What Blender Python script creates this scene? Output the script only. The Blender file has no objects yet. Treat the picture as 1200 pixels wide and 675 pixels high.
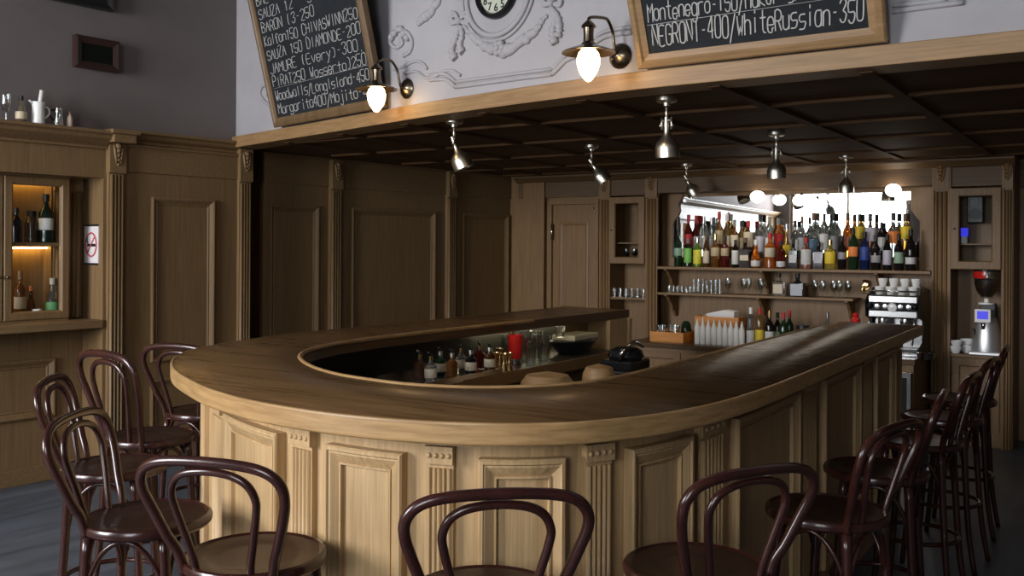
import bpy, bmesh, math, random
from mathutils import Vector, Matrix
random.seed(7)
SC = bpy.context.scene
COL = SC.collection
# ------------------------------------------------------------------ camera
FPX, YAW, HZ, ROLL, EYE = 1108.5, 0.579, 288.7, -0.0058, 1.55
cd = bpy.data.cameras.new('camera'); cam = bpy.data.objects.new('camera', cd); COL.objects.link(cam)
cd.sensor_fit = 'HORIZONTAL'; cd.sensor_width = 36.0; cd.lens = FPX / 1200 * 36
cd.shift_y = -(337.5 - HZ) / 1200.0
cd.clip_start = 0.02; cd.clip_end = 100
cam.matrix_world = (Matrix.Translation((0, 0, EYE)) @ Matrix.Rotation(YAW, 4, 'Z')
                    @ Matrix.Rotation(math.pi / 2, 4, 'X') @ Matrix.Rotation(-ROLL, 4, 'Z'))
SC.camera = cam
# ------------------------------------------------------------------ world, light, exposure
SC.view_settings.view_transform = 'Standard'
SC.view_settings.look = 'None'
SC.view_settings.gamma = 1.0
SC.view_settings.use_curve_mapping = False
SC.view_settings.exposure = 0.0
w = bpy.data.worlds.new('world'); SC.world = w; w.use_nodes = True
w.node_tree.nodes['Background'].inputs[0].default_value = (0.80, 0.90, 1.0, 1)
w.node_tree.nodes['Background'].inputs[1].default_value = 3.0

def area(name, loc, rot, sx, sy, power, col):
    l = bpy.data.lights.new(name, 'AREA'); l.shape = 'RECTANGLE'; l.size = sx; l.size_y = sy
    l.energy = power; l.color = col
    o = bpy.data.objects.new(name, l); COL.objects.link(o); o.location = loc; o.rotation_euler = rot
    return o
# daylight coming in through the street windows behind the camera (each lamp sits just outside its pane)
area('daylight_west', (-4.75, -2.95, 2.35), (math.radians(62), 0, 0), 2.3, 2.3, 560, (0.98, 0.97, 1.0))
area('daylight_middle', (-0.4, -2.95, 2.35), (math.radians(62), 0, 0), 1.6, 2.3, 130, (0.97, 0.97, 1.0))

# ------------------------------------------------------------------ helpers: picture ray -> place in the room
_c, _s = math.cos(YAW), math.sin(YAW)
def ray(px, py):
    x, y = px - 600, py - 337.5
    cr, sr = math.cos(ROLL), math.sin(ROLL)
    x, y = x * cr - y * sr, x * sr + y * cr
    y -= HZ - 337.5
    a, b = x / FPX, -y / FPX
    return Vector((-_s + a * _c, _c + a * _s, b))
EYEV = Vector((0, 0, EYE))
def AZ(px, py, z):
    d = ray(px, py); return EYEV + d * ((z - EYE) / d.z)
def AY(px, py, y):
    d = ray(px, py); return EYEV + d * (y / d.y)
def APL(px, py, p0, n):
    d = ray(px, py); return EYEV + d * ((Vector(p0) - EYEV).dot(n) / d.dot(n))

# ------------------------------------------------------------------ materials
def mat(name, col, rough=0.5, metal=0.0, trans=0.0, emit=None, es=0.0, ior=1.45, coat=0.0, alpha=1.0, spec=None):
    m = bpy.data.materials.new(name); m.use_nodes = True
    b = m.node_tree.nodes['Principled BSDF']
    b.inputs['Base Color'].default_value = (*col, 1)
    b.inputs['Roughness'].default_value = rough
    b.inputs['Metallic'].default_value = metal
    b.inputs['Transmission Weight'].default_value = trans
    b.inputs['IOR'].default_value = ior
    b.inputs['Coat Weight'].default_value = coat
    b.inputs['Coat Roughness'].default_value = 0.12
    if spec is not None: b.inputs['Specular IOR Level'].default_value = spec
    if emit:
        b.inputs['Emission Color'].default_value = (*emit, 1); b.inputs['Emission Strength'].default_value = es
    return m
def noisy(name, c1, c2, scale=(3, 3, 3), rough=0.5, detail=6, bump=0.0, coat=0.0, r2=None, metal=0.0, nscale=1.0, lo=0.3, hi=0.7, spec=None):
    """two colours mixed by stretched noise: wood grain, plaster mottling, worn floor"""
    m = mat(name, c1, rough, metal, coat=coat, spec=spec); nt = m.node_tree; N = nt.nodes; L = nt.links
    b = N['Principled BSDF']
    tc = N.new('ShaderNodeTexCoord'); mp = N.new('ShaderNodeMapping'); mp.inputs['Scale'].default_value = scale
    nz = N.new('ShaderNodeTexNoise'); nz.inputs['Scale'].default_value = nscale; nz.inputs['Detail'].default_value = detail
    nz.inputs['Roughness'].default_value = 0.6; nz.inputs['Distortion'].default_value = 0.4
    rp = N.new('ShaderNodeValToRGB')
    rp.color_ramp.elements[0].position = lo; rp.color_ramp.elements[0].color = (*c1, 1)
    rp.color_ramp.elements[1].position = hi; rp.color_ramp.elements[1].color = (*c2, 1)
    L.new(tc.outputs['Object'], mp.inputs['Vector']); L.new(mp.outputs['Vector'], nz.inputs['Vector'])
    L.new(nz.outputs['Fac'], rp.inputs['Fac']); L.new(rp.outputs['Color'], b.inputs['Base Color'])
    if r2 is not None:
        mr = N.new('ShaderNodeMapRange'); mr.inputs['To Min'].default_value = rough; mr.inputs['To Max'].default_value = r2
        L.new(nz.outputs['Fac'], mr.inputs['Value']); L.new(mr.outputs['Result'], b.inputs['Roughness'])
    if bump:
        bp = N.new('ShaderNodeBump'); bp.inputs['Strength'].default_value = bump; bp.inputs['Distance'].default_value = 0.004
        L.new(nz.outputs['Fac'], bp.inputs['Height']); L.new(bp.outputs['Normal'], b.inputs['Normal'])
    return m
SHADE_OAK1, SHADE_OAK2 = (0.142, 0.085, 0.037), (0.218, 0.137, 0.063)  # same oak as the bar, darkened: the left wall's shade is in the colour
LIT_OAK1, LIT_OAK2 = (0.38, 0.245, 0.115), (0.57, 0.385, 0.195)  # the wall's oak made lighter, carrying the stronger light on the bar front
M = {}
M['oak_v'] = noisy('oak upright grain', SHADE_OAK1, SHADE_OAK2, (85, 85, 3.0), 0.5, bump=0.25)
M['oak_h'] = noisy('oak level grain', SHADE_OAK1, SHADE_OAK2, (3, 60, 85), 0.5, bump=0.25)
M['bar_v'] = noisy('lit oak upright grain', LIT_OAK1, LIT_OAK2, (85, 85, 3.0), 0.45, bump=0.25)
M['bar_h'] = noisy('lit oak level grain', LIT_OAK1, LIT_OAK2, (3, 60, 85), 0.45, bump=0.25)
M['oak_back'] = noisy('brown oak upright grain', (0.150, 0.082, 0.030), (0.235, 0.134, 0.053), (80, 80, 3), 0.5, bump=0.2)
M['oak_back_h'] = noisy('brown oak level grain', (0.150, 0.082, 0.030), (0.235, 0.134, 0.053), (3, 60, 80), 0.5, bump=0.2)
M['counter'] = noisy('dark polished counter oak', (0.055, 0.028, 0.010), (0.12, 0.066, 0.027), (2.2, 26, 26), 0.20, bump=0.12, r2=0.38, spec=0.28)  # stain, plus the top's dim grazing look put into the colour
M['beam'] = noisy('brown oak beam', (0.21, 0.12, 0.05), (0.33, 0.20, 0.09), (3, 20, 60), 0.5, bump=0.2)
M['header_shade'] = noisy('shaded header oak', (0.085, 0.046, 0.018), (0.135, 0.076, 0.031), (3, 60, 80), 0.55, bump=0.2)  # back wall oak with the weaker light on the header painted in
M['counter_side'] = noisy('dark counter side', (0.065, 0.032, 0.012), (0.12, 0.064, 0.027), (26, 2.2, 26), 0.35)
M['lining'] = mat('dark added lining', (0.050, 0.050, 0.042), 0.45)  # for an added sheet that keeps the bar's inner face dark
M['edge'] = noisy('lit oak edge', (0.27, 0.155, 0.06), (0.47, 0.29, 0.125), (4, 10, 70), 0.42, bump=0.15)  # same oak as the counter top, paler to paint the light its face catches
M['soffit'] = noisy('dark ceiling oak', (0.075, 0.038, 0.016), (0.11, 0.06, 0.027), (3, 40, 40), 0.7, bump=0.15, spec=0.12)
M['mahog'] = noisy('dark mahogany lacquer', (0.022, 0.0062, 0.005), (0.044, 0.012, 0.008), (14, 14, 2), 0.26, coat=0.25)
M['seat'] = noisy('dark brown seat ply', (0.018, 0.0075, 0.005), (0.036, 0.015, 0.009), (3, 24, 24), 0.36, coat=0.1)
M['plaster'] = noisy('white stucco', (0.32, 0.307, 0.318), (0.38, 0.363, 0.374), (1, 1, 1), 0.8, nscale=2.0, bump=0.05)
M['plaster_grey'] = noisy('mauve grey plaster', (0.135, 0.116, 0.112), (0.165, 0.142, 0.137), (1, 1, 1), 0.85, nscale=1.6)
M['ceilp'] = noisy('pale ceiling plaster', (0.16, 0.15, 0.15), (0.19, 0.18, 0.18), (1, 1, 1), 0.9)
M['floor'] = noisy('worn slate blue floor', (0.045, 0.055, 0.07), (0.11, 0.13, 0.16), (7, 1.2, 1), 0.32, nscale=1.3, r2=0.55)
M['black'] = mat('black paint', (0.012, 0.012, 0.013), 0.4)
M['blackgl'] = mat('black gloss', (0.01, 0.01, 0.011), 0.12)
M['slate'] = noisy('chalkboard slate', (0.007, 0.009, 0.012), (0.015, 0.018, 0.022), (2, 2, 3), 0.85, nscale=2.5, lo=0.35, hi=0.8)
M['chalk'] = mat('white chalk', (0.50, 0.49, 0.47), 0.95)
M['chrome'] = mat('brushed nickel', (0.74, 0.70, 0.60), 0.32, 1.0)
M['steel'] = mat('polished steel', (0.48, 0.48, 0.48), 0.2, 1.0)
M['bronze'] = mat('dark bronzed nickel', (0.19, 0.155, 0.11), 0.26, 1.0)
M['brass'] = mat('brass', (0.72, 0.5, 0.22), 0.22, 1.0)
M['mirror'] = mat('mirror silver', (0.72, 0.74, 0.73), 0.015, 1.0)
M['white'] = mat('white plastic', (0.86, 0.85, 0.80), 0.45)
M['china'] = mat('white china', (0.78, 0.78, 0.76), 0.2)
M['paper'] = mat('white paper', (0.8, 0.8, 0.78), 0.9)
M['red'] = mat('red lacquer', (0.55, 0.02, 0.015), 0.18)
M['signred'] = mat('red print', (0.50, 0.10, 0.11), 0.6)
M['bluescreen'] = mat('blue lit display', (0.05, 0.05, 0.4), 0.4, emit=(0.03, 0.03, 0.62), es=0.9)
M['traywood'] = noisy('orange varnished wood', (0.50, 0.18, 0.025), (0.66, 0.27, 0.05), (3, 20, 30), 0.35)
M['cream'] = mat('cream board', (0.62, 0.55, 0.36), 0.5)
M['globe'] = mat('lit frosted glass', (0.9, 0.8, 0.6), 0.5, emit=(1.0, 0.64, 0.28), es=17.0)
M['bulb'] = mat('lit white globe', (0.9, 0.9, 0.9), 0.5, emit=(1.0, 0.90, 0.76), es=11.0)
M['led'] = mat('amber led strip', (0.9, 0.6, 0.2), 0.5, emit=(1.0, 0.60, 0.14), es=22.0)
M['strip'] = mat('lit warm strip', (.9, .8, .6), 0.5, emit=(1.0, 0.86, 0.58), es=7.0)
M['dial'] = noisy('aged clock dial', (0.42, 0.44, 0.36), (0.5, 0.51, 0.42), (4, 4, 4), 0.4)
M['ink'] = mat('black numerals', (0.01, 0.01, 0.01), 0.5)
M['frame_dark'] = noisy('dark brown frame oak', (0.10, 0.058, 0.026), (0.18, 0.11, 0.052), (20, 20, 3), 0.5)
M['satin'] = mat('satin aluminium', (0.70, 0.70, 0.70), 0.38, 0.85)
M['coffee'] = mat('coffee beans', (0.03, 0.015, 0.008), 0.5)
def pane(name, tint=(0.97, 0.98, 0.98), gl=0.08, rough=0.02):
    m = bpy.data.materials.new(name); m.use_nodes = True; nt = m.node_tree; N = nt.nodes
    N.remove(N['Principled BSDF']); out = N['Material Output']
    t = N.new('ShaderNodeBsdfTransparent'); t.inputs[0].default_value = (*tint, 1)
    g = N.new('ShaderNodeBsdfGlossy'); g.inputs['Roughness'].default_value = rough
    mx = N.new('ShaderNodeMixShader'); mx.inputs[0].default_value = gl
    nt.links.new(t.outputs[0], mx.inputs[1]); nt.links.new(g.outputs[0], mx.inputs[2]); nt.links.new(mx.outputs[0], out.inputs[0])
    return m
M['pane'] = pane('window pane', gl=0.003)
M['clearglass'] = pane('thin drinking glass', (0.93, 0.95, 0.94), 0.14, 0.07)
_nt = M['clearglass'].node_tree; _lw = _nt.nodes.new('ShaderNodeLayerWeight'); _lw.inputs['Blend'].default_value = 0.35
_mr = _nt.nodes.new('ShaderNodeMapRange'); _mr.inputs['To Min'].default_value = 0.10; _mr.inputs['To Max'].default_value = 0.75
_nt.links.new(_lw.outputs['Facing'], _mr.inputs['Value'])
_nt.links.new(_mr.outputs['Result'], [n for n in _nt.nodes if n.type == 'MIX_SHADER'][0].inputs[0])
GL = {}
def glass(name, col, trans=0.85):
    if name not in GL: GL[name] = mat('glass ' + name, col, 0.06, 0.0, trans, ior=1.4)
    return GL[name]
COLS = {}
def flat(name, col, rough=0.5):
    if name not in COLS: COLS[name] = mat('colour ' + name, col, rough)
    return COLS[name]

# ------------------------------------------------------------------ mesh builder
class MB:
    def __init__(self, M=None): self.bm = bmesh.new(); self.M = M
    def v(self, p):
        p = Vector(p)
        return self.bm.verts.new(self.M @ p if self.M else p)
    def f(self, vs, smooth=False):
        try:
            fc = self.bm.faces.new(vs); fc.smooth = smooth; return fc
        except ValueError: return None
    def box(self, x0, x1, y0, y1, z0, z1):
        V = [self.v((x, y, z)) for z in (z0, z1) for x, y in ((x0, y0), (x1, y0), (x1, y1), (x0, y1))]
        for q in ((3, 2, 1, 0), (4, 5, 6, 7), (0, 1, 5, 4), (1, 2, 6, 5), (2, 3, 7, 6), (3, 0, 4, 7)): self.f([V[i] for i in q])
        return self
    def prism(self, poly, z0, z1, axis='z'):
        def P(a, b, c): return (a, b, c) if axis == 'z' else ((a, c, b) if axis == 'y' else (c, a, b))
        A = [self.v(P(a, b, z0)) for a, b in poly]; B = [self.v(P(a, b, z1)) for a, b in poly]
        n = len(poly)
        self.f(A[::-1]); self.f(B)
        for i in range(n): self.f([A[i], A[(i + 1) % n], B[(i + 1) % n], B[i]])
        return self
    def tube(self, pts, r, seg=10, closed=False, cap=True):
        pts = [Vector(p) for p in pts]; n = len(pts)
        rr = r if isinstance(r, (list, tuple)) else [r] * n
        rings = []; prev = None
        for i in range(n):
            if closed: t = pts[(i + 1) % n] - pts[i - 1]
            else: t = pts[min(i + 1, n - 1)] - pts[max(i - 1, 0)]
            t.normalize()
            if prev is None:
                a = Vector((0, 0, 1)) if abs(t.z) < 0.9 else Vector((1, 0, 0))
                u = t.cross(a).normalized()
            else:
                u = (prev - t * prev.dot(t))
                u = u.normalized() if u.length > 1e-6 else t.orthogonal().normalized()
            prev = u; w_ = t.cross(u)
            rings.append([self.v(pts[i] + (u * math.cos(2 * math.pi * k / seg) + w_ * math.sin(2 * math.pi * k / seg)) * rr[i]) for k in range(seg)])
        for i in range(n if closed else n - 1):
            a, b = rings[i], rings[(i + 1) % n]
            for k in range(seg): self.f([a[k], a[(k + 1) % seg], b[(k + 1) % seg], b[k]], True)
        if not closed and cap: self.f(rings[0][::-1]); self.f(rings[-1])
        return self
    def lathe(self, prof, c=(0, 0, 0), seg=20, R=None, sharp=0.6, sx=1.0, sy=1.0):
        """profile [(r, z), ...] turned about z; sharp corners keep their own vertex rings"""
        c = Vector(c)
        def ring(r, z):
            o = []
            if r < 1e-6:
                q = Vector((0, 0, z)); q = (R @ q if R else q) + c
                return [self.v(q)]
            for k in range(seg):
                a = 2 * math.pi * k / seg
                q = Vector((r * math.cos(a) * sx, r * math.sin(a) * sy, z)); q = (R @ q if R else q) + c
                o.append(self.v(q))
            return o
        prevring = None
        for i in range(len(prof) - 1):
            (r0, z0), (r1, z1) = prof[i], prof[i + 1]
            brk = True
            if i > 0 and prevring is not None:
                d0 = Vector((r0 - prof[i - 1][0], z0 - prof[i - 1][1])); d1 = Vector((r1 - r0, z1 - z0))
                if d0.length > 1e-7 and d1.length > 1e-7 and d0.angle(d1) < sharp: brk = False
            a = ring(r0, z0) if brk else prevring
            b = ring(r1, z1)
            if len(a) == 1 and len(b) == 1: prevring = b; continue
            for k in range(seg):
                k2 = (k + 1) % seg
                if len(a) == 1: self.f([a[0], b[k2], b[k]][::-1], True)
                elif len(b) == 1: self.f([a[k], a[k2], b[0]], True)
                else: self.f([a[k], a[k2], b[k2], b[k]], True)
            prevring = b
        return self
    def ball(self, c, r, seg=12, sx=1, sy=1, sz=1, R=None):
        n = max(5, seg // 2)
        pr = [(r * math.sin(math.pi * i / n), -r * math.cos(math.pi * i / n) * sz) for i in range(n + 1)]
        return self.lathe(pr, c, seg, R, 9.0, sx, sy)
    def relief(self, F, u0, u1, z0, z1, prof, n=1, fill=True, fn=None):
        """nested rectangles on a surface F(u, z, out): prof = [(inset, height), ...]; mitred frames and fielded panels"""
        loops = []
        for ins, h in prof:
            a0, a1, b0, b1 = u0 + ins, u1 - ins, z0 + ins, z1 - ins
            bot = [self.v(F(a0 + (a1 - a0) * i / n, b0, h)) for i in range(n + 1)]
            top = [self.v(F(a0 + (a1 - a0) * i / n, b1, h)) for i in range(n + 1)]
            loops.append((bot, top))
        for (b0_, t0_), (b1_, t1_) in zip(loops[:-1], loops[1:]):
            for i in range(n):
                self.f([b0_[i], b0_[i + 1], b1_[i + 1], b1_[i]])
                self.f([t1_[i], t1_[i + 1], t0_[i + 1], t0_[i]])
            self.f([b0_[0], b1_[0], t1_[0], t0_[0]])
            self.f([b1_[-1], b0_[-1], t0_[-1], t1_[-1]])
        if fill:
            b, t = loops[-1]
            for i in range(n): self.f([b[i], b[i + 1], t[i + 1], t[i]])
        return self
    def build(self, name, m, parent=None, bevel=0.0, loc=None, rz=0.0):
        me = bpy.data.meshes.new(name)
        bmesh.ops.recalc_face_normals(self.bm, faces=self.bm.faces[:])
        self.bm.to_mesh(me); self.bm.free()
        me.materials.append(m)
        o = bpy.data.objects.new(name, me); COL.objects.link(o)
        if parent: o.parent = parent
        if loc is not None: o.location = loc; o.rotation_euler = (0, 0, rz)
        if bevel:
            b = o.modifiers.new('bevel', 'BEVEL'); b.width = bevel; b.segments = 2; b.limit_method = 'ANGLE'; b.angle_limit = 0.9
        return o
def tag(o, label=None, cat=None, group=None, kind=None):
    if label: o['label'] = label
    if cat: o['category'] = cat
    if group: o['group'] = group
    if kind: o['kind'] = kind
    return o
def thing(name, label, cat, loc=(0, 0, 0), rz=0.0, group=None):
    o = bpy.data.objects.new(name, None); COL.objects.link(o); o.empty_display_size = 0.05
    o.location = loc; o.rotation_euler = (0, 0, rz)
    return tag(o, label, cat, group)
def structure(mb, name, m, label=None, bevel=0.0):
    o = mb.build(name, m, None, bevel)
    o['kind'] = 'structure'
    if label: o['label'] = label; o['category'] = 'wall'
    return o
def smooth(pts, n=6, closed=False):
    pts = [Vector(p) for p in pts]; o = []
    m = len(pts)
    for i in range(m if closed else m - 1):
        if closed: a, b, c, d = pts[i - 1], pts[i], pts[(i + 1) % m], pts[(i + 2) % m]
        else:
            b, c = pts[i], pts[i + 1]
            a = pts[i - 1] if i else b * 2 - c
            d = pts[i + 2] if i + 2 < m else c * 2 - b
        for k in range(n):
            t = k / n
            o.append(0.5 * ((2 * b) + (c - a) * t + (2 * a - 5 * b + 4 * c - d) * t * t + (3 * b - a - 3 * c + d) * t ** 3))
    if not closed: o.append(pts[-1])
    return o
# ================================================================== THE ROOM
A5 = math.radians(5)
WT = Vector((math.sin(A5), math.cos(A5), 0)); WN = Vector((math.cos(A5), -math.sin(A5), 0))   # along the left wall / out of it
WP = Vector((-5.70, 3.28, 0)); WRZ = math.pi / 2 - A5
WM = Matrix.Translation(WP) @ Matrix.Rotation(WRZ, 4, 'Z')          # local x runs away from the camera, local -y comes out of the wall
def wpt(u, z, out=0.0): return WP + WT * u + WN * out + Vector((0, 0, z))
def WUV(px, py, out=0.0):
    p = APL(px, py, WP + WN * out, WN); return ((p - WP).dot(WT), p.z)
SOF = 2.27            # underside of the panelled ceiling over the bar
FAS = [(-5.60, 4.78), (-4.29, 4.45), (-3.33, 4.20), (-2.91, 4.11), (-2.40, 4.02), (-1.94, 3.965), (-1.5, 3.95), (-0.33, 3.94), (2.6, 3.94)]
YB = 8.20

structure(MB().box(-7.5, 3.2, -3.4, 9.2, -0.1, 0), 'floor', M['floor'])
structure(MB().box(-7.5, 3.2, -3.4, 9.2, 4.0, 4.1), 'ceiling', M['ceilp'])
# left wall: plaster above the cornice, boards below
uL0, uL1 = -6.4, 5.0
structure(MB(WM).box(uL0, 1.52, 0.02, 0.2, 2.2, 4.0), 'wall_left', M['plaster_grey'])
mb = MB(WM)
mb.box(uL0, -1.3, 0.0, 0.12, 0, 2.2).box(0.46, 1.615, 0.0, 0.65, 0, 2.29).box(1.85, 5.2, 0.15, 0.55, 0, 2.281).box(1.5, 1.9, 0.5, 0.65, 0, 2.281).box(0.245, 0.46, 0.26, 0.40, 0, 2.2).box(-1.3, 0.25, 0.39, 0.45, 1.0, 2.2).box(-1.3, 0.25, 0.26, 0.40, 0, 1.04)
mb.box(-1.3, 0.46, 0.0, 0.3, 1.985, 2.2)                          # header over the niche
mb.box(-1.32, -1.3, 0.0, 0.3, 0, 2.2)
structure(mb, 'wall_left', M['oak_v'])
structure(MB().box(2.4, 2.6, -3.0, 9.0, 0, 4.0), 'wall_right', M['plaster_grey'])
# street wall behind the camera, with tall windows
mb = MB()
xs = [(-7.0, -5.9), (-3.6, -1.25), (0.45, 2.6)]
for a, b in xs: mb.box(a, b, -2.8, -2.6, 0, 4.0)
for a, b in ((-5.9, -3.6), (-1.25, 0.45)): mb.box(a, b, -2.8, -2.6, 0, 1.2); mb.box(a, b, -2.8, -2.6, 3.5, 4.0)
structure(mb, 'wall_front', M['plaster_grey'])
for k, (a, b) in enumerate(((-5.9, -3.6), (-1.25, 0.45))):
    mb = MB()
    mb.relief(lambda u, z, h: (u, -2.66 + h, z), a, b, 1.2, 3.5, [(0, -0.08), (0, 0.02), (0.06, 0.02), (0.06, -0.08)], fill=False)
    mb.box((a + b) / 2 - 0.03, (a + b) / 2 + 0.03, -2.74, -2.64, 1.25, 3.45)
    mb.box(a + .05, b - .05, -2.74, -2.64, 2.65, 2.71)
    fr = structure(mb, 'window_%d' % (k + 1), M['oak_h'])
    MB().box(a + .05, b - .05, -2.703, -2.697, 1.25, 3.45).build('pane', M['pane'], fr)
# bulkhead above the bar: white stucco on a curved wall, oak beam at its foot
FV = [Vector((x, y, 0)) for x, y in FAS]
FL = [0.0]
for a, b in zip(FV[:-1], FV[1:]): FL.append(FL[-1] + (b - a).length)
FS = smooth(FV, 8); FSL = [0.0]
for a, b in zip(FS[:-1], FS[1:]): FSL.append(FSL[-1] + (b - a).length)
def fas_at(u):
    for i in range(len(FS) - 1):
        if u <= FSL[i + 1] or i == len(FS) - 2:
            t = (FS[i + 1] - FS[i]).normalized(); return FS[i] + t * (u - FSL[i]), t
def FP(u, z, h=0.0):
    p, t = fas_at(u); n = Vector((t.y, -t.x, 0)); return p + n * h + Vector((0, 0, z))
def FUV(px, py, out=0.0):
    """where a picture ray meets the bulkhead: arc length and height"""
    for i in range(len(FS) - 1):
        t = (FS[i + 1] - FS[i]).normalized(); n = Vector((t.y, -t.x, 0))
        p = APL(px, py, FS[i] + n * out, n); k = (p - FS[i]).dot(t)
        if -0.01 <= k <= (FS[i + 1] - FS[i]).length + 0.01: return FSL[i] + k, p.z
    return FSL[-1], p.z
def strip(u0, u1, n, z0, z1, d0, d1, name, m, bevel=0.0):
    mb = MB(); prev = None
    for i in range(n + 1):
        u = u0 + (u1 - u0) * i / n
        r = [mb.v(FP(u, z0, d0)), mb.v(FP(u, z0, d1)), mb.v(FP(u, z1, d1)), mb.v(FP(u, z1, d0))]
        if prev:
            for k in range(4): mb.f([prev[k], prev[(k + 1) % 4], r[(k + 1) % 4], r[k]])
        else: mb.f(r[::-1])
        prev = r
    mb.f(prev)
    return structure(mb, name, m, None, bevel)
UF = FSL[-1]
strip(-0.25, UF, 70, 2.31, 4.0, -0.15, 0.0, 'wall_bulkhead', M['plaster'])
strip(-0.10, UF, 70, SOF, 2.352, -0.16, 0.035, 'trim_1', M['beam'], 0.004)
# panelled ceiling over the bar: boards and a grid of battens
mb = MB()
poly = [(-6.3, 4.92)] + [(p.x, p.y + 0.05) for p in FS] + [(2.6, 8.7), (-6.3, 8.7)]
mb.prism(poly, SOF + 0.012, SOF + 0.06)
structure(mb, 'ceiling_bar', M['soffit'])
def fas_y(x):
    for a, b in zip(FV[:-1], FV[1:]):
        if a.x <= x <= b.x: return a.y + (b.y - a.y) * (x - a.x) / (b.x - a.x)
    return 4.8
mb = MB()
for x in (-4.95, -4.28, -3.60, -2.93, -2.255, -1.555, -0.905, -0.25, 0.42, 1.1):
    mb.box(x - .028, x + .028, fas_y(x) + .06, 8.4, SOF - 0.006, SOF + 0.012)
for y in (4.76, 5.62, 6.5, 7.4, 8.1):
    x0 = -5.5
    for i in range(40):
        xx = -5.5 + 0.1 * i
        if fas_y(xx) + 0.1 < y: x0 = xx; break
    mb.box(x0 + 0.1, 2.5, y - .03, y + .03, SOF - 0.004, SOF + 0.012)
structure(mb, 'trim_2', M['soffit'])

# ---- wainscot of the left wall: cornice, pilasters, raised panel mouldings
def cornice(u0, u1, ztop, name, dep=0.11):
    mb = MB(WM)
    pr = [(0.1, ztop), (-dep, ztop), (-dep, ztop - .018), (-dep + .02, ztop - .03), (-dep + .03, ztop - .05), (-dep + .07, ztop - .075), (-.025, ztop - .095), (-.025, ztop - .11), (0.1, ztop - .11)]
    mb.prism(pr, u0, u1, 'x')
    return structure(mb, name, M['oak_h'])
cornice(uL0, 0.47, 2.285, 'trim_3', 0.13)
cornice(0.60, 1.50, 2.315, 'trim_3', 0.06)
structure(MB(WM).box(0.46, 0.62, -0.13, 0.05, 2.215, 2.295).box(0.44, 0.64, -0.15, 0.05, 2.27, 2.30), 'trim_3', M['oak_h'], None, 0.006)
structure(MB(WM).box(0.60, 1.51, -0.012, 0.02, 2.035, 2.21), 'trim_4', M['oak_h'], None, 0.003)
structure(MB(WM).box(1.85, 5.1, 0.138, 0.17, 2.04, 2.262), 'trim_4', M['oak_h'], None, 0.003)
def pilaster(mb, F, u0, u1, z0, zcap, ztop, t=0.035, flutes=4):
    """fluted shaft, plain block, carved leaf on the block"""
    def bx(a, b, c, d, h0, h1):
        V = [mb.v(F(*q)) for q in ((a, c, h0), (b, c, h0), (b, d, h0), (a, d, h0), (a, c, h1), (b, c, h1), (b, d, h1), (a, d, h1))]
        for q in ((4, 5, 6, 7), (0, 1, 5, 4), (1, 2, 6, 5), (2, 3, 7, 6), (3, 0, 4, 7)): mb.f([V[i] for i in q])
    w_ = u1 - u0
    bx(u0, u1, z0, zcap, 0, t * .65)
    pitch = w_ / (flutes + 0.35)
    for k in range(flutes):
        a = u0 + pitch * (k + 0.25); prev = None
        sec = [(0, t * .65), (.18, t * .95), (.5, t * 1.08), (.82, t * .95), (1, t * .65)]
        L0 = [mb.v(F(a + pitch * .82 * s_, z0, h)) for s_, h in sec]; L1 = [mb.v(F(a + pitch * .82 * s_, zcap - .012, h)) for s_, h in sec]
        for i in range(4): mb.f([L0[i], L0[i + 1], L1[i + 1], L1[i]], True)
        mb.f(L1[::-1])
    bx(u0 - .004, u1 + .004, zcap, ztop, 0, t * 1.15)
    if ztop - zcap > 0.1:
        zc = zcap + (ztop - zcap) * .62; um = (u0 + u1) / 2
        for j in range(5):
            zz = zc + .055 - j * .03; rr = .026 - .0035 * j
            p = F(um, zz, t * 1.15)
            mb.ball(p, rr, 10, 1, 1, 0.9)
        for sgn in (-1, 1):
            mb.tube([F(um + sgn * (.03 - .004 * j), zc + .06 - j * .03, t * 1.15 + .004) for j in range(5)], [.009, .011, .010, .008, .005], 6)
WF = lambda u, z, h: wpt(u, z, h)
WR = lambda u, z, h: wpt(u, z, h - .15)
for (a, b, t) in ((.482, .587, .045), (1.500, 1.604, .04), (2.511, 2.623, .05), (3.966, 4.077, .05)):
    mb = MB(); pilaster(mb, WF if a < 2 else WR, a, b, 0.0, 2.02, 2.215 if a < 1 else 2.262, t)
    structure(mb, 'trim_5', M['oak_v'])
RAISED = [(0, 0), (0, .022), (.008, .026), (.016, .024), (.042, .004), (.048, .008), (.056, .002)]
for (a, b) in ((.80, 1.30), (1.905, 2.401), (2.764, 3.816), (4.208, 4.93)):
    for z0, z1 in ((.74, 1.875), (.2, .62)):
        structure(MB().relief(WF if a < 1.5 else WR, a, b, z0, z1, RAISED, fill=False), 'trim_6', M['oak_v'])
structure(MB(WM).box(uL0, -1.3, -.018, 0, 0, .11).box(.6, 1.5, -.018, 0, 0, .11).box(1.85, 5.1, .132, .16, 0, .11).box(-1.28, .45, .24, .26, 0, .11), 'baseboard_left', M['oak_h'], None, .004)
# niche of the left wall: fluted strip beside the cabinet, panel under the ledge
mb = MB(); pilaster(mb, lambda u, z, h: wpt(u, z, -.26 + h), .255, .44, 1.06, 1.90, 1.985, .03, 5)
structure(mb, 'trim_7', M['oak_v'])
structure(MB().relief(lambda u, z, h: wpt(u, z, -.26 + h), -.95, .27, .42, .80, RAISED, fill=False), 'trim_6', M['oak_v'])

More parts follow.
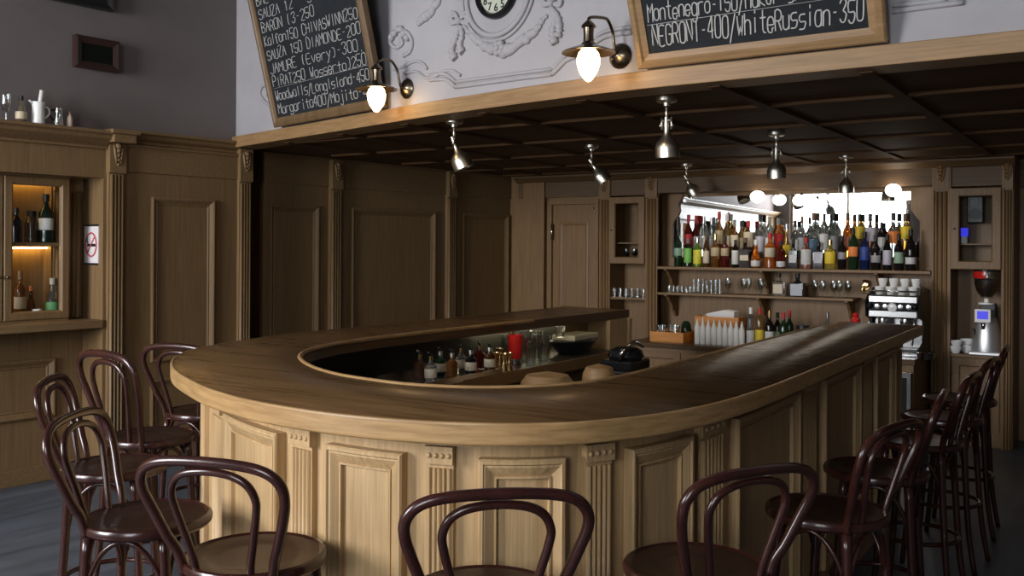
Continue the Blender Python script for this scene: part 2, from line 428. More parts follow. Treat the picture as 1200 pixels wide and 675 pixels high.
# ---- back wall of the bar: pilasters, frieze, check door, bays
mb = MB()
mb.box(-5.6, -4.95, YB + .05, YB + .2, 0, 2.3).box(-4.37, -4.23, YB + .05, YB + .2, 0, 2.3).box(-4.96, -4.36, YB + .05, YB + .2, 2.02, 2.3)
mb.box(-4.24, -3.84, YB + .32, YB + .42, 0, 2.3)                  # behind the left cabinet
mb.box(-3.85, -1.20, YB + .27, YB + .42, 0, 2.3)                  # back of the bottle bay
mb.box(-1.22, -.82, YB + .40, YB + .5, 0, 2.3)                    # back of the grinder niche
mb.box(-.84, -.755, YB + .05, YB + .6, 0, 2.3).box(-.76, 2.6, YB + .50, YB + .6, 0, 2.3)
for x in (-3.85, -1.335, -1.21, -.835): mb.box(x, x + .014, YB + .0, YB + .45, 0, 2.3)
mb.box(-4.24, -4.226, YB, YB + .4, 0, 2.3)
structure(mb, 'wall_back', M['oak_back'])
def BF(u, z, h): return Vector((u, YB + .05 - h, z))
for a, b in ((-4.345, -4.235), (-3.85, -3.735), (-1.325, -1.212), (-.83, -.762)):
    mb = MB(); pilaster(mb, BF, a, b, 0, 2.02, 2.24, .05, 3); structure(mb, 'trim_8', M['oak_back'])
mb = MB(); mb.box(-5.22, -4.97, YB - .01, YB + .05, 0, 2.24); structure(mb, 'trim_8', M['oak_back'], None, .004)
mb = MB()
mb.box(-5.3, -3.735, YB + .02, YB + .1, 2.045, 2.262)
mb.box(-3.735, -1.325, YB + .01, YB + .1, 2.06, 2.262)
mb.box(-1.21, -.757, YB + .02, YB + .1, 2.045, 2.262).box(-.75, 2.6, YB + .48, YB + .52, 2.045, 2.262)
mb.prism([(YB + .05, 2.262), (YB - .08, 2.262), (YB - .08, 2.245), (YB - .05, 2.225), (YB - .02, 2.20), (YB + .05, 2.195)], -5.3, -.74, 'x')
structure(mb, 'trim_9', M['header_shade'], None, .003)
mb = MB(); mb.relief(lambda u, z, h: Vector((u, YB + .50 - h, z)), -.52, .1, .3, 1.9, RAISED, fill=False); structure(mb, 'trim_8', M['oak_back'])
# staff door in the corner
dr = MB().box(-4.95, -4.37, YB + .06, YB + .10, 0, 2.02)
door = structure(dr, 'door_1', M['oak_back'])
mb = MB(); mb.relief(lambda u, z, h: Vector((u, YB + .06 - h, z)), -4.95, -4.37, 0, 2.02, [(0, 0), (0, .03), (.045, .03), (.05, 0)], fill=False).build('frame', M['oak_back'], door)
mb = MB()
for z0, z1 in ((.18, .80), (.92, 1.80)): mb.relief(lambda u, z, h: Vector((u, YB + .06 - h, z)), -4.83, -4.49, z0, z1, [(0, 0), (.0, .008), (.02, .012), (.04, .003)], fill=True)
mb.build('panel', M['oak_back'], door)
for z in (.3, 1.62):
    MB().tube([(-4.895, YB + .02, z), (-4.895, YB + .02, z + .16)], .009, 8).build('hinge', M['steel'], door)
tag(MB().ball((-4.43, YB + .035, 1.93), .012, 8).build('stud', M['steel'], door))

# ---- white stucco ornament on the bulkhead
def fpoly(pts, out=0.006, n=5):
    q = []
    for px, py in pts:
        u, z = FUV(px, py); q.append((u, z))
    q = smooth([Vector((a, b, 0)) for a, b in q], n)
    return [FP(a.x, a.y, out) for a in q]
def mould(pts, r=.012, n=5): return MB().tube(fpoly(pts, .004, n), r, 6)
for pts, r in (([(463, 82), (476, 77), (487, 72), (496, 74), (502, 81)], .009), ([(475, 86), (489, 84), (499, 91), (510, 90), (520, 84), (531, 83), (541, 89)], .009)):
    structure(mould(pts, r), 'trim_10', M['plaster'])
for dy, r in ((0, .010), (6, .013)):
    mb = MB(); mb.tube(fpoly([(505, 88 + dy), (523, 87 + dy), (535, 96 + dy)], .004, 3), r, 6)
    mb.tube(fpoly([(535, 96 + dy), (590, 88.5 + dy), (648, 81 + dy)], .004, 3), r, 6)
    mb.tube(fpoly([(648, 81 + dy), (656, 73 + dy), (664, 65 + dy), (676, 60 + dy)], .004, 4), r, 6)
    mb.tube(fpoly([(692, 50 + dy), (704, 40 + dy), (718, 35 + dy), (742, 32 + dy)], .004, 4), r, 6)
    structure(mb, 'trim_10', M['plaster'])
structure(mould([(1046, 7), (1075, 4), (1110, 0)], .010), 'trim_10', M['plaster'])
structure(mould([(1046, 14), (1075, 10), (1130, 3)], .012), 'trim_10', M['plaster'])
rnd = random.Random(3)
def lumpy(pts, r0, r1, n=5, amp=.5):
    P = fpoly(pts, .006, n); mb = MB(); m = len(P)
    for i, p in enumerate(P):
        t = i / (m - 1); r = (r0 + (r1 - r0) * math.sin(math.pi * t)) * (1 + amp * (rnd.random() - .5))
        mb.ball(p + Vector((0, 0, rnd.uniform(-.3, .3) * r)), r, 8, 1, .7, 1)
    return mb
def bow(px, py, dx, tail):
    mb = MB()
    for s_ in (-1, 1):
        for k in range(2):
            mb.tube(fpoly([(px, py), (px + s_ * 5, py - 6 - 3 * k), (px + s_ * (11 - 2 * k), py - 3 - 6 * k), (px + s_ * 9, py + 3 - 4 * k), (px + s_ * 2, py + 1)], .008, 4), .011, 6)
    mb.ball(FP(*FUV(px, py), .012), .022, 8)
    for t in tail:
        P = fpoly(t, .006, 5); m = len(P)
        mb.tube(P, [.010 + .016 * abs(math.sin(i * 1.3)) * (i / m + .4) for i in range(m)], 6)
    return mb
mb = lumpy([(545, 31), (556, 43), (569, 53), (583, 59), (597, 58), (612, 50), (628, 37), (641, 19)], .013, .030)
for k in range(6):
    a = k * 1.05; u, z = FUV(588, 57); mb.ball(FP(u + .026 * math.cos(a), z + .026 * math.sin(a), .018), .02, 8)
u, z = FUV(588, 57); mb.ball(FP(u, z, .028), .018, 8)
structure(mb, 'trim_11', M['plaster'])
structure(bow(540, 25, 0, ([(539, 30), (536, 45), (531, 58), (535, 70)], [(541, 30), (543, 42), (540, 54), (544, 62)])), 'trim_11', M['plaster'])
structure(bow(648, 4, 0, ([(648, 10), (652, 24), (649, 38), (652, 52)], [(646, 8), (655, 20), (657, 34), (655, 44)])), 'trim_11', M['plaster'])
structure(lumpy([(516, 0), (510, 9), (503, 17), (497, 22), (492, 27)], .016, .026), 'trim_11', M['plaster'])
mb = MB()
mb.tube(fpoly([(474, 66), (482, 60), (484, 48), (478, 38), (467, 35), (459, 42), (459, 51), (466, 56), (473, 51), (471, 45)], .006, 5), .013, 6)
for a in range(6): mb.ball(FP(*FUV(461 + 3.6 * a, 32 + 5 * abs(a - 2.5)), .01), .022, 8)
structure(mb, 'trim_11', M['plaster'])
mb = MB(); mb.tube(fpoly([(322, 124), (312, 120), (306, 110), (309, 101), (318, 100), (321, 107), (315, 111)], .006, 5), .014, 6)
structure(mb, 'trim_11', M['plaster'])
mb = MB(); mb.tube(fpoly([(312, 30), (306, 40), (308, 52), (316, 56)], .006, 5), .014, 6); structure(mb, 'trim_11', M['plaster'])
uC, zC = FUV(584, -11)
mb = MB()
for rr, tr in ((.232, .016), (.262, .010)):
    mb.tube([FP(uC + rr * math.cos(a), zC + rr * math.sin(a), .006) for a in [2 * math.pi * i / 48 for i in range(48)]], tr, 6, True)
structure(mb, 'trim_12', M['plaster'])
# ================================================================== THE BAR
OUT = [(-3.55, 6.17), (-3.555, 5.4), (-3.56, 4.6), (-3.575, 3.9), (-3.56, 3.35), (-3.47, 2.9), (-3.36, 2.63), (-3.17, 2.40), (-2.94, 2.22), (-2.70, 2.085), (-2.40, 1.95), (-2.12, 1.875), (-1.85, 1.855), (-1.62, 1.88), (-1.40, 1.955), (-1.21, 2.09), (-1.08, 2.30), (-1.005, 2.56), (-.975, 2.9), (-.975, 3.4), (-.99, 4.3), (-1.0, 5.0), (-1.015, 5.97)]
INN = [(-3.02, 6.17), (-3.045, 5.3), (-3.075, 4.3), (-3.09, 3.65), (-3.07, 3.28), (-2.985, 2.99), (-2.86, 2.79), (-2.70, 2.64), (-2.5, 2.51), (-2.3, 2.425), (-2.1, 2.39), (-1.95, 2.385), (-1.79, 2.43), (-1.67, 2.51), (-1.57, 2.63), (-1.505, 2.77), (-1.482, 2.95), (-1.478, 3.2), (-1.485, 3.8), (-1.495, 4.6), (-1.5, 5.3), (-1.49, 5.97)]
def resample(pts, n):
    P = smooth([Vector((x, y, 0)) for x, y in pts], 24); L = [0.0]
    for a, b in zip(P[:-1], P[1:]): L.append(L[-1] + (b - a).length)
    o = []; j = 0
    for i in range(n):
        s_ = L[-1] * i / (n - 1)
        while j < len(P) - 2 and L[j + 1] < s_: j += 1
        k = (s_ - L[j]) / max(1e-9, L[j + 1] - L[j]); o.append(P[j].lerp(P[j + 1], min(1, k)))
    return o, L[-1]
NB = 400
OC, SLEN = resample(OUT, NB); IC, ILEN = resample(INN, NB)
def opt(s_, d):
    """point at arc length s along the bar's outer edge, d inwards"""
    x = max(0.0, min(1.0, s_ / SLEN)) * (NB - 1); i = min(int(x), NB - 2); k = x - i
    p = OC[i].lerp(OC[i + 1], k)
    a = OC[max(0, i - 2)]; b = OC[min(NB - 1, i + 3)]; t = (b - a).normalized()
    return p - Vector((t.y, -t.x, 0)) * d
def along(mb, s0, s1, z0, z1, d0, d1, n):
    prev = None
    for i in range(n + 1):
        s_ = s0 + (s1 - s0) * i / n
        a, b = opt(s_, d0), opt(s_, d1)
        r = [mb.v((a.x, a.y, z0)), mb.v((b.x, b.y, z0)), mb.v((b.x, b.y, z1)), mb.v((a.x, a.y, z1))]
        if prev:
            for k in range(4): mb.f([prev[k], prev[(k + 1) % 4], r[(k + 1) % 4], r[k]])
        else: mb.f(r[::-1])
        prev = r
    mb.f(prev); return mb
ZT, ZB = 1.10, 1.045
top = thing('bar_counter', 'dark polished horseshoe bar counter top with oak edge painted in a lit tone', 'counter', (-2.2, 4.0, ZB))
off = Vector((-2.2, 4.0, ZB))
mb = MB(Matrix.Translation(-off))
rows = []
for i in range(NB):
    a = opt(SLEN * i / (NB - 1), .006); b = IC[i]
    rows.append([mb.v((a.x, a.y, ZT)), mb.v((b.x, b.y, ZT)), mb.v((b.x, b.y, ZB)), mb.v((a.x, a.y, ZB))])
for i in range(NB - 1):
    for k in (0, 2, 3): mb.f([rows[i][k], rows[i][(k + 1) % 4], rows[i + 1][(k + 1) % 4], rows[i + 1][k]], k == 0)
mb.f(rows[0][::-1]); mb.f(rows[-1])
mb.build('worktop', M['counter'], top)
mb = MB(Matrix.Translation(-off))
for i in range(NB - 1): mb.f([mb.v((p.x, p.y, z)) for p, z in ((IC[i], ZB), (IC[i + 1], ZB), (IC[i + 1], ZT), (IC[i], ZT))])
mb.build('inner_side', M['counter_side'], top)
mb = MB(Matrix.Translation(-off)); prev = None
sec = [(.02, ZB - .003), (.006, ZB - .003), (.001, ZB + .001), (0, ZB + .006), (0, ZT - .005), (.001, ZT - .001), (.004, ZT + .001), (.010, ZT + .001)]
for i in range(NB):
    r = []
    for d, z in sec:
        p = opt(SLEN * i / (NB - 1), d); r.append(mb.v((p.x, p.y, z)))
    if prev:
        for k in range(len(sec) - 1): mb.f([prev[k], prev[k + 1], r[k + 1], r[k]], False)
    prev = r
tag(mb.build('edge_band', M['edge'], top), 'outer oak edge, lit tone put into its colour')
mb = MB(Matrix.Translation(-off))
mb.tube([(p.x, p.y, ZT - .004) for p in IC[60:380]], .011, 8)
tag(mb.build('inner_edge_band', M['edge'], top), 'rounded oak bead of the inner edge')
mb = MB(Matrix.Translation(-off)); along(mb, .5, 1.5, ZB - .022, ZB - .006, .26, .28, 24)
tag(mb.build('light_strip', M['strip'], top), 'lit strip under the counter of the far arm')

OVH = .14
base = thing('horseshoe_bar', 'curved oak bar front with framed panels and fluted pilasters', 'bar', (-2.2, 4.0, 0))
off = Vector((-2.2, 4.0, 0)); BM = Matrix.Translation(-off)
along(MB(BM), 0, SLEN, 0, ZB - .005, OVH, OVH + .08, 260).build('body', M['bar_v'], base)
tag(along(MB(BM), .5, 9.6, .84, ZB - .01, OVH + .081, OVH + .086, 200).build('inner_lining', M['lining'], base), 'dark lining added to darken the inner face')
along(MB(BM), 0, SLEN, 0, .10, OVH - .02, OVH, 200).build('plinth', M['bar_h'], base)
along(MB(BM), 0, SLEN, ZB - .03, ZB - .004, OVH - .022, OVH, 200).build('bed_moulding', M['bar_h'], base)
BFm = lambda s_, z, h: opt(s_, OVH - h) + Vector((0, 0, z))
for a, b in ((2.95, 3.85), (4.56, 5.02), (5.26, 5.555), (5.80, 6.085), (6.335, 6.66), (7.01, 7.75), (8.14, 8.83), (9.20, 9.73)):
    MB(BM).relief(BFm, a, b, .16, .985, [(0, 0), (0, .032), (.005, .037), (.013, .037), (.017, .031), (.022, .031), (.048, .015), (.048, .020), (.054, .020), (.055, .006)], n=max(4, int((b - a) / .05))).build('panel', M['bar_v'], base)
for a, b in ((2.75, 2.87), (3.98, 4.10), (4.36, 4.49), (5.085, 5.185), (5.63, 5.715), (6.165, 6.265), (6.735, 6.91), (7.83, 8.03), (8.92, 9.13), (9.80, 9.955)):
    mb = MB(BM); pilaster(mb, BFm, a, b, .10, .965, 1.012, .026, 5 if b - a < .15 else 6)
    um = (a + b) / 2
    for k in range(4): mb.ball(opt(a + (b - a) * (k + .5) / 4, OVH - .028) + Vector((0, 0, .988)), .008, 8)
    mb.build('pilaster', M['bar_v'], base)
# end wall of the far arm, and the low bartender's shelf that follows the inside of the horseshoe
pw = thing('bar_end_panel', 'plain pale oak end panel closing the far arm of the bar', 'panel', (-3.2, 6.1, 0))
MB().box(.17, .20, -.27, .0, 0, ZB - .005).build('cheek', M['bar_v'], pw)
MB().box(-.12, .215, 0, .045, 0, ZB - .005).build('board', M['bar_v'], pw)
ws = thing('work_shelf', 'low dark worktop along the inside of the bar', 'shelf', (-2.2, 4.0, .84))
off = Vector((-2.2, 4.0, .84)); WMt = Matrix.Translation(-off)
along(MB(WMt), .48, 9.6, .82, .86, OVH + .09, .72, 260).build('shelf_top', mat('dark stained worktop', (0.05, 0.04, 0.03), 0.35), ws)
along(MB(WMt), .48, 9.6, .80, .866, .72, .735, 260).build('shelf_lip', M['oak_back_h'], ws)
along(MB(WMt), .48, 9.6, 0.0, .82, .64, .66, 200).build('cupboard_front', M['oak_back'], ws)

# ------------------------------------------------------------------ bar stools
def make_stool():
    t = thing('bar_stool', 'x', 'bar stool')
    ZS = .725
    mb = MB(); mb.lathe([(.150, ZS - .030), (.182, ZS - .030), (.189, ZS - .022), (.190, ZS - .008), (.186, ZS - .001), (.178, ZS + .002), (.168, ZS - .004)], seg=40)
    mb.build('seat_rim', M['mahog'], t)
    mb = MB(); mb.lathe([(0, ZS - .022), (.17, ZS - .022), (.17, ZS - .003), (.125, ZS - .006), (.112, ZS - .010), (.09, ZS - .012), (0, ZS - .014)], seg=40)
    mb.build('seat', M['seat'], t)
    hp = [(.128, -.128, ZS - .03), (.140, -.140, ZS + .03), (.160, -.158, .80), (.186, -.180, .87), (.202, -.200, .925), (.199, -.212, .965), (.170, -.222, .996), (.11, -.229, 1.012), (0, -.232, 1.017)]
    hp = hp + [(-x, y, z) for x, y, z in hp[-2::-1]]
    MB().tube(smooth(hp, 5), .0135, 10).build('back_hoop', M['mahog'], t)
    ip = [(.078, -.150, ZS - .012), (.084, -.158, ZS + .03), (.100, -.172, .82), (.116, -.188, .885), (.120, -.198, .925), (.102, -.208, .962), (.062, -.215, .983), (0, -.218, .990)]
    ip = ip + [(-x, y, z) for x, y, z in ip[-2::-1]]
    MB().tube(smooth(ip, 5), .0105, 10).build('inner_hoop', M['mahog'], t)
    legs = []
    for sx in (-1, 1):
        legs.append([(sx * .125, .095, ZS - .03), (sx * .135, .112, .45), (sx * .142, .128, .2), (sx * .150, .145, 0)])
        legs.append([(sx * .126, -.126, ZS - .03), (sx * .136, -.138, .45), (sx * .143, -.155, .2), (sx * .152, -.185, 0)])
    for L in legs:
        P = smooth(L, 5); MB().tube(P, [.0165 - .0045 * i / (len(P) - 1) for i in range(len(P))], 10).build('leg', M['mahog'], t)
    rg = [(.165 * math.cos(a), -.008 + .165 * math.sin(a), .31) for a in [2 * math.pi * i / 40 for i in range(40)]]
    MB().tube(rg, .0095, 8, True).build('foot_ring', M['mahog'], t)
    c4 = [(.13, .105), (-.13, .105), (-.131, -.132), (.131, -.132)]
    for i in range(4):
        a, b = c4[i], c4[(i + 1) % 4]; P = []
        for k in range(17):
            q = k / 16; z = .50 + .185 * math.sin(math.pi * q) ** .6 if 0 < q < 1 else .50
            bul = 1 + .10 * math.sin(math.pi * q)
            P.append(((a[0] + (b[0] - a[0]) * q) * bul, (a[1] + (b[1] - a[1]) * q) * bul, z))
        MB().tube(P, .008, 8).build('arched_brace', M['mahog'], t)
    return t
def copy_tree(o, parent=None):
    c = o.copy(); COL.objects.link(c)
    if parent: c.parent = parent
    for ch in list(o.children): copy_tree(ch, c)
    return c
proto = make_stool()
ST = [((-3.56, 2.585), -2, 'bentwood bar stool with tall narrow loop back, in front of the left pilaster'),
      ((-3.88, 3.13), 14, 'bentwood bar stool farthest back on the left, half hidden by the counter end'),
      ((-3.19, 2.16), -47, 'bentwood bar stool at far left, seat mostly hidden by the nearest left stool'),
      ((-2.507, 1.811), -57, 'bentwood bar stool at lower left, loop back leaning toward the left edge'),
      ((-1.964, 1.752), 17, 'bentwood bar stool before the lit panels at lower left, back toward the viewer'),
      ((-1.29, 1.865), 42, 'bentwood bar stool at bottom centre with wide loop back seen square on'),
      ((-.945, 2.33), 61, 'bentwood bar stool at lower right, nearest on the shaded side'),
      ((-.805, 3.07), 78, 'bentwood bar stool second from the front along the shaded right side'),
      ((-.80, 3.74), 95, 'bentwood bar stool third from the front along the shaded right side'),
      ((-.78, 4.42), 88, 'bentwood bar stool fourth from the front along the shaded right side'),
      ((-.78, 5.10), 86, 'bentwood bar stool fifth from the front along the shaded right side'),
      ((-.79, 5.75), 92, 'bentwood bar stool sixth on the right side, nearest to the coffee grinder')]
for i, ((x, y), a, lab) in enumerate(ST):
    o = proto if i == 0 else copy_tree(proto)
    o.location = (x, y, 0); o.rotation_euler = (0, 0, math.radians(a))
    k_ = {0: 1.27, 1: 1.16, 2: 1.10, 3: 1.03}.get(i, 1.0)
    for ch in o.children:
        if 'hoop' in ch.name: ch.scale.z = k_; ch.location.z = .725 * (1 - k_)
    tag(o, lab, 'bar stool', 'bentwood stools around the bar')

# ================================================================== ON THE BULKHEAD
GLY = dict(A="022842 1535", B="0208374605 05443202 0525", C="4738180703123243", D="02082846443202", E="48080242 0535", F="480802 0535", G="47381807031232434525",
 H="0208 4842 0545", I="2822", J="4843321203", K="0208 480542", L="080242", M="0208254842", N="02084248", O="180703123243473818", P="02083847463505",
 R="02083847463505 2542", S="473818070615354443321203", T="0848 2822", U="080312324348", V="082248", W="0812253248", X="0248 0842", Y="082548 2522", Z="08480242",
 a="46361605031232434642", b="0802 05163645433212", c="4536160503123243", d="4842 4536160503123243", e="0444453616050312323343", f="4738281722 0636", g="4536160503123243 4641301001",
 h="0802 0516364542", i="2622 2728", j="3631201001 3738", k="0802 460442", l="2822", m="0602 05162522 25364542", n="0602 0516364542", o="160503123243453616",
 p="0600 05163645433212", r="0602 05163646", s="4616051444433202", t="28233242 0646", u="0603123243 4642", v="062246", w="0612243246", y="0623 461000", z="06460242")
GLY.update({'0': "180703123243473818", '1': "172822", '2': "07183847460242", '3': "071838472525443212 03".replace(' ', ''), '4': "380444 3832", '5': "4808053544321203",
 '6': "47380704123243443505", '7': "084822", '8': "250618384625041232442505"[:22], '9': "4525061838474322", '-': "1535", '/': "0048", '(': "28171322", ')': "18373312", ',': "2221", "'": "2827", '.': "2222"})
def chalk(mb, F, text, u0, u1, v0, h, r, seed=0, slant=.10):
    """chalk handwriting: strokes laid on the board between u0 and u1, baseline v0"""
    rn = random.Random(seed); cw = (u1 - u0) / len(text)
    for i, ch in enumerate(text):
        if ch == ' ': continue
        dv = rn.uniform(-.06, .06) * h; sc = rn.uniform(.92, 1.08)
        for st in GLY[ch].split():
            pts = [(int(st[j]), int(st[j + 1])) for j in range(0, len(st) - 1, 2)]
            P = []
            for a, b in pts:
                y = (b - 2) / 6 * h * sc
                P.append(F(u0 + (i + .12) * cw + a / 4 * cw * .76 + y * slant, v0 + dv + y))
            if len(P) == 1: P.append(P[0] + Vector((.001, 0, .001)))
            if len(P) > 2: P = smooth(P, 2)
            mb.tube(P, r, 4, cap=False)
def board(bl, br, tilt, height, fw, label, rows, lines, depth=.03, fm='beam'):
    bl, br = Vector(bl), Vector(br)
    X = (br - bl); W_ = X.length; X.normalize(); n = Vector((X.y, -X.x, 0)).normalized()
    Z = (n * math.sin(tilt) + Vector((0, 0, 1)) * math.cos(tilt)); Z = (Z - X * Z.dot(X)).normalized(); Nn = X.cross(Z)
    if Nn.dot(n) < 0: Nn = -Nn
    t = thing('chalkboard', label, 'chalkboard', bl)
    F = lambda u, v, h: X * u + Z * v + Nn * h
    MB().relief(F, 0, W_, 0, height, [(0, -depth), (0, .006), (.008, .014), (fw * .45, .018), (fw * .6, .010), (fw, .004), (fw, -.01)], fill=False).build('frame', M[fm], t)
    mb = MB(); V = [mb.v(F(u, v, h)) for h in (-depth * .6, -.002) for u, v in ((fw * .8, fw * .8), (W_ - fw * .8, fw * .8), (W_ - fw * .8, height - fw * .8), (fw * .8, height - fw * .8))]
    for q in ((3, 2, 1, 0), (4, 5, 6, 7), (0, 1, 5, 4), (1, 2, 6, 5), (2, 3, 7, 6), (3, 0, 4, 7)): mb.f([V[i] for i in q])
    mb.build('slate', M['slate'], t)
    mb = MB(); G = lambda u, v: F(u, v, .0)
    for k, (tx, u0, u1, v0, h, r) in enumerate(rows): chalk(mb, G, tx, u0, u1, v0, h, r, k)
    for (u0, u1, v0, v1) in lines: mb.tube([G(u0, v0), G(u1, v1)], .0012, 4)
    tag(mb.build('writing', M['chalk'], t), 'white chalk handwriting')
    return W_
u0, z0 = FUV(332, 149); u1, z1 = FUV(459, 127)
B1 = ['BALTIC  Special 12', 'SAUZA 12   JistU-200', 'BARON (3-250', 'Kalfan150 CHIVASWINN250', 'SAUZA 150 DIAMONDE-200', 'JAMURE (Every)-300,', 'PIRAT250 Wasserto)250', 'Woodwalls/LongIsland-450', 'Margarita400/Mojito-45']
WB1 = (FP(FUV(459, 127)[0], 0) - FP(FUV(332, 149)[0], 0)).length; WB2 = (FP(FUV(1044, 54)[0], 0) - FP(FUV(756, 85)[0], 0)).length
rows = []
for k, tx in enumerate(B1[::-1]):
    full = 1.0 if len(tx) > 18 else .05 * len(tx)
    rows.append((tx, .085, .085 + (WB1 - .16) * min(1, full), .085 + .0905 * k, .064, .0024))
board(FP(u0, 2.356, .06), FP(u1, 2.356, .06), math.radians(13.5), 1.45, .062, 'tall narrow chalkboard leaning out above the left wall lamp, closely written', rows,
      [(.08, WB1 - .07, .085 + .0905 * 1.90, .085 + .0905 * 1.96)], fm='frame_dark')
u0, z0 = FUV(756, 85); u1, z1 = FUV(1044, 54)
board(FP(u0, 2.356, .055), FP(u1, 2.356, .055), math.radians(22), .62, .064, 'wide chalkboard leaning out above the bar with two large chalk lines', [
      ('NEGRONI-400/WhiteRussian-350', .085, WB2 - .075, .095, .088, .0036), ("Montenegro-150/Maker'sMark-250", .08, WB2 - .10, .205, .075, .0034), ('Bacardi-200', .08, .46, .325, .075, .0034)],
      [(.075, WB2 - .07, .190, .196)])
# wall clock in the stucco roundel
C0 = FP(uC, zC, 0); tC = (FP(uC + .01, zC) - FP(uC - .01, zC)).normalized()
ck = thing('wall_clock', 'round wall clock with black rim and pale dial in stucco roundel', 'clock', C0, math.atan2(tC.y, tC.x))
RX = Matrix.Rotation(math.radians(90), 3, 'X')
MB().lathe([(.150, 0), (.150, .02), (.143, .032), (.126, .034), (.118, .022), (.118, .012)], seg=48, R=RX).build('rim', M['blackgl'], ck)
MB().lathe([(0, 0), (.122, 0), (.122, .014), (0, .014)], seg=48, R=RX).build('dial', M['dial'], ck)
def text_mesh(txt, size, Mx, mb):
    cu = bpy.data.curves.new('numerals', 'FONT'); cu.body = txt; cu.size = size; cu.extrude = .001; cu.align_x = 'CENTER'; cu.align_y = 'CENTER'; cu.offset = size * .012
    o = bpy.data.objects.new('numerals', cu); COL.objects.link(o)
    dg = bpy.context.evaluated_depsgraph_get(); me = bpy.data.meshes.new_from_object(o.evaluated_get(dg))
    V = [mb.bm.verts.new(Mx @ v.co) for v in me.vertices]
    for p in me.polygons: mb.f([V[i] for i in p.vertices])
    bpy.data.objects.remove(o); bpy.data.curves.remove(cu); bpy.data.meshes.remove(me)
mb = MB()
for k in range(1, 13):
    a = math.pi / 2 - k * math.pi / 6
    text_mesh(str(k), .058, Matrix.Translation((.092 * math.cos(a), -.0155, .092 * math.sin(a))) @ Matrix.Rotation(math.radians(90), 4, 'X'), mb)
mb.build('numerals', M['ink'], ck)
for ang, L, wd in ((150, .055, .006), (62, .085, .004)):
    a = math.radians(ang); MB().tube([(0, -.018, 0), (L * math.cos(a), -.018, L * math.sin(a))], wd, 6).build('hand', M['ink'], ck)

def sconce(px, py, d, drop, label):
    u, z = FUV(px, py); p, t = fas_at(u)
    L_ = thing('wall_lamp', label, 'wall lamp', FP(u, z, 0), math.atan2(t.y, t.x), 'lit wall lamps on the bulkhead')
    MB().lathe([(0, .0), (.058, 0), (.060, .008), (.048, .022), (.030, .032), (.014, .040), (0, .042)], seg=24, R=RX).build('backplate', M['bronze'], L_)
    zt = .145
    arm = [(0, -.03, 0), (0, -.05, .01), (0, -.062, .05), (0, -.075, .10), (0, -.11, .142), (0, -.15, .15), (0, -d + .012, .13), (0, -d, .10)]
    MB().tube(smooth(arm, 5), .0075, 8).build('arm', M['bronze'], L_)
    MB().lathe([(0, .115), (.012, .113), (.030, .095), (.034, .085), (.024, .08), (.022, .05), (.024, .02), (.032, .012), (.040, .0), (.040, -.01)], (0, -d, -.0), 24).build('cap', M['bronze'], L_)
    MB().lathe([(.030, .008), (.045, .002), (.075, -.008), (.118, -.026), (.120, -.030), (.117, -.030), (.074, -.013), (.040, -.006), (.030, .002)], (0, -d, 0), 32).build('shade', M['bronze'], L_)
    tag(MB().lathe([(.030, -.012), (.044, -.03), (.052, -.055), (.050, -.085), (.040, -.115), (.022, -.142), (.010, -.155), (0, -.158)], (0, -d, 0), 24).build('glass_globe', M['globe'], L_), 'glowing frosted glass globe')
    return L_
sconce(478, 104, .215, 0, 'lit wall lamp hanging over the corner of the tall narrow chalkboard')
sconce(728, 66, .275, 0, 'lit wall lamp to the left of the wide chalkboard')

# spotlights under the panelled ceiling
def spot(x, y, tilt, az, label):
    t = thing('ceiling_spotlight', label, 'spotlight', (x, y, SOF), az, 'spotlights under the panelled ceiling')
    MB().lathe([(0, .012), (.052, .012), (.052, -.006), (.045, -.012), (.018, -.016), (.016, -.03), (0, -.032)], seg=24).build('canopy', M['chrome'], t)
    MB().tube([(0, 0, -.02), (0, 0, -.105)], .007, 8).build('stem', M['chrome'], t)
    mb = MB(); mb.tube([(-.028, 0, -.10), (.028, 0, -.10)], .006, 8)
    for s_ in (-1, 1): mb.tube([(s_ * .026, 0, -.085), (s_ * .026, 0, -.145)], .005, 6); mb.ball((s_ * .03, 0, -.125), .010, 8)
    mb.build('yoke', M['chrome'], t)
    R = Matrix.Rotation(abs(tilt), 3, 'X')
    hd = MB().lathe([(0, .03), (.010, .03), (.013, .0), (.016, -.04), (.024, -.065), (.050, -.088), (.060, -.115), (.060, -.165), (.056, -.165), (.054, -.13), (0, -.12)], (0, 0, -.115), 24, R).build('head', M['chrome'], t)
    MB().lathe([(0, -.128), (.053, -.128), (.053, -.134), (0, -.134)], (0, 0, -.115), 16, R).build('lamp_face', M['white'], hd)
    sl = bpy.data.lights.new('spot_bulb', 'SPOT'); sl.energy = 8; sl.color = (1.0, .84, .62); sl.spot_size = math.radians(120); sl.spot_blend = .8; sl.shadow_soft_size = .045
    so = bpy.data.objects.new('spot_bulb', sl); COL.objects.link(so); so.parent = t
    so.location = Vector((0, 0, -.115)) + R @ Vector((0, 0, -.145)); so.rotation_euler = (abs(tilt), 0, 0)
    return t
for x, y, ti, az, lab in ((-3.29, 4.41, -.38, -.99, 'nickel ceiling spotlight nearest the tall narrow chalkboard, tipped to one side'), (-3.25, 6.01, -.62, -.99, 'nickel ceiling spotlight in front of the staff door, tipped to one side'), (-3.265, 7.78, -.5, -.99, 'nickel ceiling spotlight at the upper left corner of the bottle shelf'),
                       (-1.90, 4.28, .10, .0, 'large near nickel ceiling spotlight hanging left below the wide chalkboard'), (-1.877, 5.92, .08, .1, 'nickel ceiling spotlight hanging in front of the long mirror'), (-1.879, 7.68, -.06, .0, 'farthest nickel ceiling spotlight at the right end of the mirror')):
    spot(x, y, ti, az, lab)
